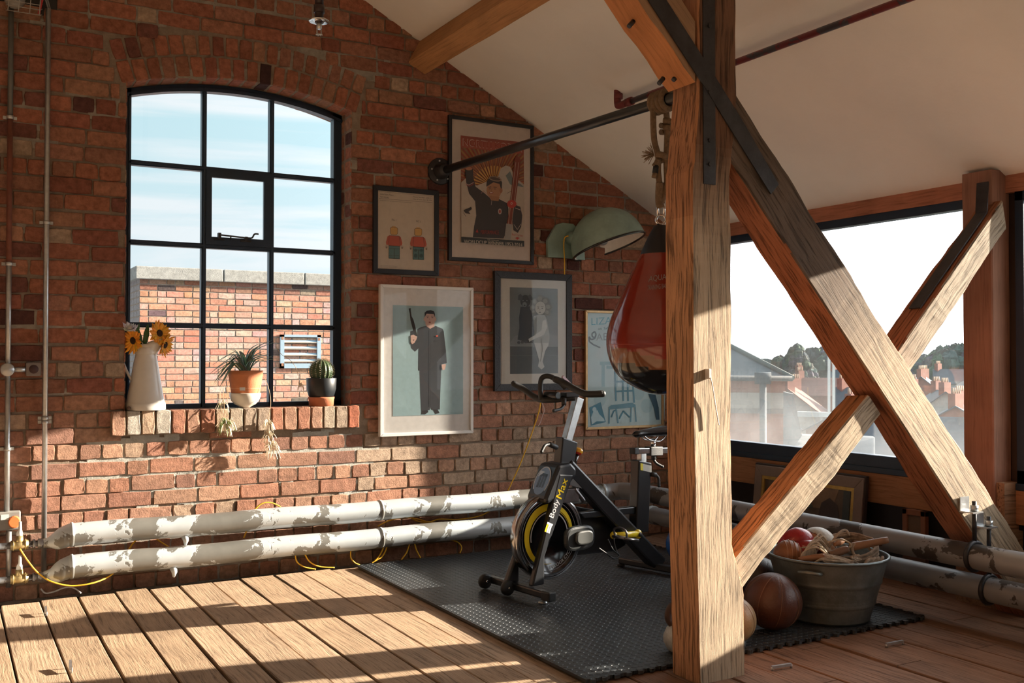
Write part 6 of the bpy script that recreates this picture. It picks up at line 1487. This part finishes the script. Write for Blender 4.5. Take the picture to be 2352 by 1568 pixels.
    m.add(vs, [(i*n+k, i*n+(k+1) % n, (i+1)*n+(k+1) % n, (i+1)*n+k) for i in range(K) for k in range(n)], (.36, .012, .02), True); m.build('glove_body', mat('glossy leather', rough=.28, coat=.4, var=.2, vscale=18, bump=.3, bscale=30, rnd=False), th)
    m = MB(); c2 = P(-.10, -.01, .025); m.tube([c2+Rv*-.045, c2+Rv*.05+Vector((0, 0, .012))], [.036, .03], 16, (.33, .012, .02)); m.build('cuff', MATS['glossy leather'], th)
    m = MB(); m.ball(c+Rv*.055+Vector((0, 0, -.02))-Fv*.04, .035, 16, (.34, .012, .02), sc=(1, .9, .8)); m.build('thumb', MATS['glossy leather'], th); m = MB(); m.tube(spline([c2+Rv*-.05+Vector((0, -.035, .01)), c2+Vector((0, -.04, .015)), c2+Rv*.03+Vector((0, -.03, .0)), c2+Rv*.0+Vector((0, -.04, -.02))]), .004, 6, (.5, .45, .4)); m.build('lace', rope_m, th)
    # ribbed brown ball front left
    c = P(-.185, -.02, -.002); th = thing('leather_ball', 'ribbed orange brown leather ball wedged at the left rim of the tub', 'ball', tuple(c)); m = MB(); m.ball(c, .068, 32, (.26, .11, .05), M=Matrix.Rotation(1.2, 4, 'X')); m.build('ball_body', leather_m, th)
    m = MB()
    for q in (-.02, 0.0, .02, .04): rr = math.sqrt(.0685**2-q*q); m.tube([c+Rv*q+(Fv*math.cos(a)+Vector((0, 0, math.sin(a))))*rr for a in [2*math.pi*k/32 for k in range(32)]], .0028, 5, (.34, .17, .09), closed=True)
    m.build('ribs', leather_m, th)
    # old cloth filling under the ropes
    m = MB(); vs = []; n = 40; K = 6
    for i in range(K+1):
        for k in range(n): a = 2*math.pi*k/n; r = (rad(.93)-.012)*i/K; vs.append((TX+r*math.cos(a), TY+r*math.sin(a), z+.255+.012*mnoise.noise(Vector((r*20*math.cos(a), r*20*math.sin(a), 0)))))
    m.add(vs, [(i*n+k, i*n+(k+1) % n, (i+1)*n+(k+1) % n, (i+1)*n+k) for i in range(K) for k in range(n)], (.05, .035, .025), True); m.build('rope_heap', rope_m, label='dark heap of old rope filling the zinc tub under the coils', cat='rope', kind='stuff')
tub()

def small_things():
    # leaning painting behind the pipes
    t = thing('leaning_painting', 'old painting in a grey and gilt frame leaning on the right wall behind the pipe', 'picture', (4.49, -1.28, .02))
    xw = 4.50; a = wx(1738, 1066, xw); b = wx(1986, 1098, xw); y0, y1 = a.y, b.y; zt = (a.z+b.z)/2; zb = .03; ln = .05
    def q(y, z, off=0): return Vector((xw+ln*(z-zt)/.5-off, y, z))
    def rail(mb, P, off, dep, col): mb.prism([q(y, z, off) for y, z in P], (dep, 0, 0), col)
    def ring(mb, m0, m1, off, dep, col):
        A = [(y0-m0, zb+m0), (y1+m0, zb+m0), (y1+m0, zt-m0), (y0-m0, zt-m0)]; B = [(y0-m1, zb+m1), (y1+m1, zb+m1), (y1+m1, zt-m1), (y0-m1, zt-m1)]
        for i in range(4): j = (i+1) % 4; rail(mb, [A[i], A[j], B[j], B[i]], off, dep, col)
    m = MB(); ring(m, 0, .062, .010, .025, (.20, .155, .13)); m.build('frame', attr_m, t, bevel=.003)
    m = MB(); ring(m, .062, .082, .006, .02, (.42, .28, .07)); m.build('gilt_slip', MATS['gold frame'], t, label='gilt inner slip')
    m = MB(); ring(m, -.01, .004, .0, .024, (.03, .022, .02)); m.build('outer_edge', attr_m, t)
    m = MB(); rail(m, [(y0-.07, zb+.07), (y1+.07, zb+.07), (y1+.07, zt-.07), (y0-.07, zt-.07)], -.004, .008, (.09, .065, .04))
    k = 0
    for P, c in (([(-.98, .46), (-1.25, .46), (-1.3, .3), (-.98, .25)], (.13, .10, .055)), ([(-1.2, .46), (-1.55, .46), (-1.50, .33), (-1.25, .32)], (.20, .13, .07)), ([(-1.40, .28), (-1.42, .36), (-1.48, .395), (-1.54, .36), (-1.57, .26)], (.045, .03, .025)), ([(-1.58, .455), (-1.63, .455), (-1.63, .15), (-1.58, .15)], (.03, .045, .045)), ([(-1.25, .30), (-1.3, .42), (-1.36, .32)], (.05, .06, .04))):
        k += 1; rail(m, P, -.003+.0004*k, .001, c)
    m.build('canvas', mat('dark oil paint', rough=.35, var=.4, vscale=8, bump=.2, rnd=False), t)
    # small wooden box frame by the beam foot
    t = thing('small_wooden_frame', 'small brown wooden frame standing behind the pipe by the beam foot', 'frame', (4.50, -2.08, .0))
    m = MB(); X = 4.49; Y0, Y1, Z0, Z1 = -1.985, -2.13, .15, .40
    for P in (((Y0, Z0), (Y0-.03, Z1)), ((Y1+.03, Z0), (Y1, Z1)), ((Y0, Z0), (Y1, Z0+.03)), ((Y0, Z1-.03), (Y1, Z1))): m.box((X, min(P[0][0], P[1][0]), P[0][1]), (X+.03, max(P[0][0], P[1][0]), P[1][1]), (.20, .085, .045))
    m.box((X+.0, Y1, .0), (X+.03, Y0, .15), (.10, .05, .03)); m.build('frame', attr_m, t, bevel=.003); m = MB(); m.box((X+.012, Y1+.02, Z0+.02), (X+.018, Y0-.02, Z1-.02), (.12, .08, .05)); m.build('back_board', attr_m, t)
    # metal staples in the floor
    labs = ['small steel bar screwed to the dim boards near the right edge', 'small steel bar screwed to the boards right of the post foot', 'steel staple standing on the sunlit boards nearer the brick wall', 'steel staple standing on the sunlit boards nearest the camera at left']
    for (u0, v0, u1, v1), lab in zip(((2036, 1479, 2074, 1472), (1773, 1532, 1817, 1525)), labs):
        a, b = wz(u0, v0, .012), wz(u1, v1, .012); m = MB(); m.tube([a, b], .007, 4, flat=(0, 0, 1), smooth=False); m.tube([a, a+Vector((0, 0, -.014))], .005, 6); m.tube([b, b+Vector((0, 0, -.014))], .005, 6); m.build('floor_bar', galv_m, label=lab, cat='bar', group='steel bars on the floor boards')
    for (u, v), lab in zip(((106, 1412), (163, 1541)), labs[2:]):
        c = wz(u, v, 0); m = MB(); m.tube([c+Vector((-.004, -.03, .018)), c+Vector((.002, .05, .026))], .007, 4, flat=(0, 0, 1), smooth=False); m.tube([c+Vector((0, -.02, -.004)), c+Vector((0, -.02, .02))], .004, 6); m.tube([c+Vector((0, .04, -.004)), c+Vector((0, .04, .024))], .004, 6); m.build('floor_staple', galv_m, label=lab, cat='staple', group='steel staples between the sunlit boards')
    # hook and cord on the post
    c = wy(1634, 858, -2.79); t = thing('cord_holder', 'small white hook with a short white cord on the sunlit face of the post', 'hook', tuple(c))
    m = MB(); m.box(c+Vector((-.006, .008, -.02)), c+Vector((.008, .034, .018)), (.62, .56, .52)); m.build('hook', attr_m, t, bevel=.003)
    m = MB(); m.tube(spline([c+Vector((0, .006, -.015)), wy(1636, 885, -2.78), wy(1643, 930, -2.775), wy(1651, 976, -2.775)]), .0025, 6, (.78, .76, .74)); m.build('cord', attr_m, t)
small_things()

# ================================================================= OUTSIDE
def outside():
    rng = random.Random(17)
    # brick parapet building opposite the arched window
    YW = 8.0; XA = 2.19; ZT = 2.24; t = thing('rooftop_building', 'sunlit brick rooftop wall with a stone coping outside the arched window', 'building', (4.5, 9.0, .5))
    m = MB(); m.box((XA, YW+.006, .4), (6.3, YW+3.2, ZT), (.27, .21, .17)); bk = MB(); H = .084; z = .42; r = 0
    C2 = [(.44, .20, .13), (.48, .24, .165), (.50, .29, .21), (.42, .18, .12), (.45, .30, .24), (.46, .22, .15), (.45, .33, .28), (.47, .25, .17), (.45, .22, .15), (.48, .26, .18)]
    while z < ZT-.02:
        x = XA-(.11 if r % 2 else 0)
        while x < 6.2:
            L_ = .225 if rng.random() < .75 else .11; x0 = max(x, XA); x1 = x+L_-.009; x += L_
            if x1-x0 < .03: continue
            c = rng.choice(C2); c = (.14, .10, .09) if rng.random() < .03 else c
            if r >= 20: c = tuple(v*.62 for v in c)
            brick(bk, Vector((x0, YW, z)), Vector((1, 0, 0)), Vector((0, 0, 1)), Vector((0, -1, 0)), x1-x0, H-.011, rng.uniform(0, .004), tuple(v*rng.uniform(.9, 1.1) for v in c), rng, nseg=2)
        y = YW+.0
        while y < YW+2.5:
            brick(bk, Vector((XA, y, z)), Vector((0, 1, 0)), Vector((0, 0, 1)), Vector((-1, 0, 0)), .21, H-.011, .003, (.30, .26, .25), rng, nseg=2); y += .225
        z += H; r += 1
    m.build('wall_core', mortar_m, t); bk.build('brickwork', brick_m, t)
    m = MB(); x = XA-.06; cm = (.30, .29, .27)
    while x < 6: w = rng.uniform(1.0, 1.25); m.box((x, YW-.07, ZT), (x+w-.012, YW+.3, ZT+.165), cm); x += w
    y = YW+.3
    m.box((XA-.06, YW+.3, ZT), (XA+.3, YW+3, ZT+.165), cm); m.build('stone_coping', mortar_m, t, bevel=.01)
    # louvred vent
    v = thing('louvre_vent', 'rusty pale blue louvre vent set in the brick wall outside', 'vent', (0, YW, 1.4)); a = wy(644, 768, YW-.03); b = wy(737, 845, YW-.03); x0, x1, z0, z1 = a.x, b.x, b.z, a.z; cb = (.26, .35, .42); fw = .055
    m = MB()
    for A_, B_ in (((x0, z0), (x1, z0+fw*1.2)), ((x0, z1-fw*.6), (x1, z1)), ((x0, z0), (x0+fw, z1)), ((x1-fw, z0), (x1, z1))): m.box((A_[0], YW-.035, A_[1]), (B_[0], YW+.01, B_[1]), cb)
    for (xx, zz) in ((x0+.03, z0+.05), (x1-.03, z1-.06), (x1-.03, z0+.08), (x0+.03, z1-.05)): m.box((xx-.015, YW-.037, zz-.02), (xx+.015, YW-.034, zz+.02), (.28, .12, .06))
    m.build('vent_frame', attr_m, v)
    for k in range(4):
        zc = z0+.085+k*(z1-z0-.11)/4; m = MB(); m.prism([(x0+fw, YW-.03, zc), (x0+fw, YW+.02, zc+.06), (x0+fw, YW+.02, zc+.064), (x0+fw, YW-.03, zc+.012)], (x1-x0-2*fw, 0, 0), cb); m.prism([(x0+fw, YW-.033, zc-.002), (x0+fw, YW-.029, zc-.002), (x0+fw, YW-.029, zc+.012), (x0+fw, YW-.033, zc+.012)], (x1-x0-2*fw, 0, 0), (.30, .24, .18)); m.build('louvre', attr_m, v)
    m = MB(); m.box((x0+fw, YW+.015, z0+.04), (x1-fw, YW+.02, z1-.03), (.02, .03, .04)); m.build('vent_back', attr_m, v)
    m = MB(); m.box((-6, .36, .2), (4.3, YW, .50), (.26, .29, .32)); m.box((XA-.3, YW-.1, .50), (8, YW, .60), (.40, .44, .48)); m.build('flat_roof', mortar_m, label='grey lead flat roof between the arched window and the brick parapet', cat='roof')
    # ---- view through the right windows: local frame looking out
    def gp(u, v, t_): return at(u, v, t_)
    ground = MB(); ground.box((6, -300, -9.2), (760, 620, -9.0), (.10, .12, .10)); ground.build('town_ground', mortar_m, label='low ground under the town outside the right window', cat='ground')
    slate = mat('slate roof', rough=.75, var=.18, vscale=1.2, bump=.2, bscale=6); hb = mat('house brick', rough=.9, var=.2, vscale=1.5, bump=.2, bscale=10)
    # near brick building with hipped slate roof
    az = R_(29.5)+math.atan((1745-1176)/2303); dv = Vector((math.sin(az), math.cos(az), 0)); rv = Vector((math.cos(az), -math.sin(az), 0)); T0 = 15.0
    cr = at(1803, 868, T0); cl = cr-rv*5; bd = dv*5; ze = cr.z
    t = thing('brick_tower_house', 'near red brick building with a hipped slate roof at the left of the right window', 'building', (cr.x, cr.y, -9))
    m = MB(); 
    def wallbox(l, r_, zb, zt, off, col): m.prism([l-dv*off+Vector((0, 0, zb-l.z)), r_-dv*off+Vector((0, 0, zb-r_.z)), r_-dv*off+Vector((0, 0, zt-r_.z)), l-dv*off+Vector((0, 0, zt-l.z))], bd, col)
    wallbox(cl, cr, -9, ze, 0, (.36, .15, .10)); m.build('brick_wall', hb, t)
    m = MB(); wallbox(cl, cr+rv*.02, ze-.46, ze-.22, .03, (.42, .38, .34)); wallbox(cl, cr+rv*.02, ze-.53, ze-.46, .06, (.16, .14, .13)); m.build('stone_band', hb, t)
    m = MB(); e0 = cr+rv*.1-dv*.15; e1 = cl-dv*.15; apex = at(1560, 735, T0+2.2); e2 = cr+rv*.1+bd; e3 = cl+bd
    V = [e0, e1, e2, e3, apex, apex-rv*1.0]; m.add(V, [(0, 4, 5, 1), (0, 2, 4), (2, 3, 5, 4), (1, 5, 3), (0, 1, 3, 2)], (.13, .15, .17)); m.build('hipped_roof', slate, t)
    m = MB(); m.tube([e0, e1], .045, 8, (.10, .11, .12)); pu = at(1752, 868, T0-.2); m.tube([pu, Vector((pu.x, pu.y, -9))], .05, 8, (.07, .085, .10)); m.tube([pu+rv*-.12, pu+rv*.12], .09, 8, (.07, .085, .10)); m.tube([e0, apex], .05, 6, (.10, .13, .13)); m.build('gutter_pipe', attr_m, t)
    m = MB(); m.box((6.4, -2.03, -9), (6.9, -1.84, 4.2), (.36, .15, .10)); m.build('shadow_pier', hb, label='unseen slim brick pier added beyond the right window column to cast a shadow band', cat='shadow caster')  # unseen pier added outside to cast a shadow band on the floor
    # white double post with rail (roof terrace)
    t = thing('white_roof_frame', 'pair of white posts on a pale rail across the rooftops outside', 'frame', tuple(at(1905, 955, 12))); m = MB()
    for u in (1904, 1915): a = at(u, 812, 12); b = at(u, 951, 12); m.tube([a, b], .022, 4, (.66, .70, .70), smooth=False)
    a, b = at(1832, 945, 12.2), at(2010, 949, 12.2); m.prism([a, b, b+Vector((0, 0, -.06)), a+Vector((0, 0, -.06))], dv*.08, (.46, .50, .52)); m.build('posts', attr_m, t)
    a, b = at(1822, 905, 12.5), at(1842, 1000, 12.1); t = thing('slate_ramp', 'dark slate roof slope beside the near brick building', 'roof', tuple(b)); m = MB(); c1, c2 = at(1800, 900, 13), at(1800, 1005, 12.5); m.prism([a, b, c2, c1], dv*.3, (.17, .19, .20)); m.prism([b, at(2010, 1005, 12.4), at(2010, 1060, 11.5), at(1800, 1060, 11.5), c2], dv*.3, (.13, .14, .15)); m.build('slates', slate, t)
    # houses
    def house(u, v, t_, w, d, hr, hw, rot, rc, wc, lab, chim=1, pots=3):
        c = at(u, v, t_); az2 = math.atan2(c.x-CAM.x, c.y-CAM.y)+rot; D = Vector((math.sin(az2), math.cos(az2), 0)); Rr = Vector((D.y, -D.x, 0))
        t = thing('terraced_house', lab, 'house', (c.x, c.y, -9), 'town houses outside the right window'); zt = c.z; ze_ = zt-hr
        m = MB(); P = [c-Rr*w/2-D*d/2, c+Rr*w/2-D*d/2, c+Rr*w/2+D*d/2, c-Rr*w/2+D*d/2]; P = [Vector((p.x, p.y, 0)) for p in P]
        V = [p+Vector((0, 0, -9.0)) for p in P]+[p+Vector((0, 0, ze_)) for p in P]+[Vector(((P[0].x+P[3].x)/2, (P[0].y+P[3].y)/2, zt-.03)), Vector(((P[1].x+P[2].x)/2, (P[1].y+P[2].y)/2, zt-.03))]
        m.add(V, [(0, 1, 5, 4), (1, 2, 6, 9, 5), (2, 3, 7, 6), (3, 0, 4, 8, 7)], wc); m.build('house_wall', hb, t)
        m = MB(); o = .3; A0, A1 = V[8]-Rr*o, V[9]+Rr*o
        for s_ in (0, 1):
            E0 = (V[4] if not s_ else V[7])-Rr*o+(-D if not s_ else D)*o+Vector((0, 0, -o*hr/(d/2))); E1 = (V[5] if not s_ else V[6])+Rr*o+(-D if not s_ else D)*o+Vector((0, 0, -o*hr/(d/2)))
            m.prism([A0, A1, E1, E0], Vector((0, 0, .12)), rc)
        m.build('pitched_roof', slate, t)
        for k in range(chim):
            q = V[8].lerp(V[9], .08+.84*k); b = MB(); b.box(q+Vector((-.55, -.35, -.8)), q+Vector((.55, .35, 1.1)), (.26, .11, .08)); co = b.build('chimney_stack', hb, t)
            for j in range(pots): b = MB(); pq = q+Vector((-.4+.8*j/max(1, pots-1), 0, 1.1)); b.tube([pq, pq+Vector((0, 0, .5))], [.13, .10], 8, (.40, .27, .20)); b.build('chimney_pot', hb, co)
        b = MB()
        for k in (-.25, .25):
            for zz in (ze_-1.6,): q = c+Rr*w*k-D*(d/2+.02); b.box(Vector((q.x-.4, q.y-.03, zz)), Vector((q.x+.4, q.y+.03, zz+1.1)), (.6, .62, .64))
        b.build('window', attr_m, t)
    SL = (.07, .085, .105); RD = (.24, .11, .085); BK = (.26, .11, .08); WH = (.42, .41, .39)
    rh = random.Random(31); ordn = ['first', 'second', 'third', 'fourth', 'fifth', 'sixth']
    for (t_, v, us, row) in ((68, 962, (1790, 2105, 2330), 'nearest'), (88, 925, (1730, 1965, 2200), 'second nearest'), (112, 893, (1820, 2015, 2160, 2340), 'middle'), (142, 868, (1760, 1895, 2120, 2235), 'second farthest'), (178, 849, (1700, 1835, 1960, 2080, 2200, 2345), 'farthest')):
        for k, u in enumerate(us):
            red = rh.random() < .35; wh = rh.random() < .25; gab = rh.random() < .45
            lab = '%s roofed %s house%s, %s from left, %s town row' % ('red tiled' if red else 'grey slate', 'white' if wh else 'brick', ' with gable' if gab else '', ordn[k], row)
            w = rh.uniform(7.5, 9) if not gab else 8.5; house(u, v+rh.uniform(-5, 6), t_, w, rh.uniform(6, 7.5), rh.uniform(2.0, 2.9), 5, (math.pi/2 if gab else 0)+rh.uniform(-.15, .15), RD if red else SL, WH if wh else BK, lab, chim=2, pots=4)
    # trees on the skyline
    tm = mat('foliage', rough=.9, var=.35, vscale=1.2, bump=.8, bscale=3)
    def tree(u, vt, t_, w, kind, lab):
        top = at(u, vt, t_); t = thing('skyline_tree', lab, 'tree', (top.x, top.y, -9), 'trees on the skyline'); H = top.z+9; rg = random.Random(int(u*7+vt))
        m = MB(); m.tube([Vector((top.x, top.y, -9)), Vector((top.x, top.y, -9+H*.6))], [.4, .15], 8, (.09, .07, .05)); m.build('trunk', hb, t)
        w *= .78; m = MB(); n = 130 if kind != 'bare' else 60
        for k in range(n):
            if kind == 'conifer': f = rg.random()**.7; c = Vector((top.x, top.y, top.z-f*H*.75)); rr = w*f*.5+.2; a = rg.uniform(0, 6.3); c += Vector((math.cos(a)*rr, math.sin(a)*rr, 0)); s = .35+w*.08
            else: a = rg.uniform(0, 6.3); e = rg.uniform(-.4, 1); rr = w*.5*math.sqrt(max(0, 1-max(e, 0)**2))*rg.uniform(.5, 1); c = Vector((top.x+math.cos(a)*rr, top.y+math.sin(a)*rr, top.z-w*.42+e*w*.36)); s = w*.13
            w_ = w*.72; col = (.055, .075, .07) if kind != 'bare' else (.16, .13, .11)
            if kind == 'bare':
                b0 = Vector((top.x, top.y, top.z-w*.9)); m.tube([b0, b0.lerp(c, .6)+Vector((0, 0, .3)), c+Vector((0, 0, w*.06))], [.10, .06, .02], 4, col)
            else:
                V = []
                for i in range(6):
                    for j in range(8): aa = math.pi*i/5; bb = 2*math.pi*j/8; V.append(c+Vector((math.sin(aa)*math.cos(bb), math.sin(aa)*math.sin(bb), -math.cos(aa)))*s*rg.uniform(.7, 1.25))
                m.add(V, [(i*8+j, i*8+(j+1) % 8, (i+1)*8+(j+1) % 8, (i+1)*8+j) for i in range(5) for j in range(8)], tuple(v*rg.uniform(.7, 1.3) for v in col))
        m.build('crown' if kind != 'bare' else 'branches', tm, t)
    TR = [(1829, 798, 150, 9, 'conifer', 'pointed conifer on the skyline at the left'), (1875, 806, 160, 12, 'round', 'round dark tree right of the pointed conifer'), (1898, 804, 150, 8, 'round', 'tree behind the white posts'), (1785, 806, 170, 12, 'bare', 'bare winter tree above the slate hip'), (1750, 812, 180, 10, 'bare', 'thin bare tree beside the slate hip'), (1850, 815, 190, 10, 'bare', 'bare tree between the dark trees'),
          (2195, 800, 120, 11, 'round', 'big rounded tree on the skyline at the right'), (2232, 806, 120, 7, 'conifer', 'dark conifer beside the window column'), (2120, 820, 150, 9, 'round', 'low tree right of the long beam'), (2160, 826, 140, 7, 'round', 'small tree left of the big rounded one'), (1950, 815, 170, 10, 'round', 'tree seen just left of the long beam'), (1810, 822, 200, 14, 'round', 'hazy low tree under the pointed conifer'), (2350, 815, 130, 12, 'round', 'tree in the far right window'), (1725, 826, 200, 10, 'round', 'low tree behind the slate hip')]
    for i, q in enumerate(TR): tn = 225+22*i; tree(q[0], 825-(825-q[1])*1.0, tn, q[3]*tn/q[2]*(1.0 if tn < 330 else .9), q[4], q[5])
    m = MB(); P = []
    for k in range(40):
        u = 1640+20*k; P.append(at(u, 828-6*math.sin(k*.5)-4*math.sin(k*1.3), 600))
    for k in range(39): m.add([P[k], P[k+1], Vector((P[k+1].x, P[k+1].y, -9)), Vector((P[k].x, P[k].y, -9))], [(0, 1, 2, 3)], (.10, .15, .16))
    q = Vector((120, 60, 0)); m.v += []; m.build('distant_hill', tm, label='long wooded ridge on the horizon beyond the town', cat='hill', solid=6)
outside()
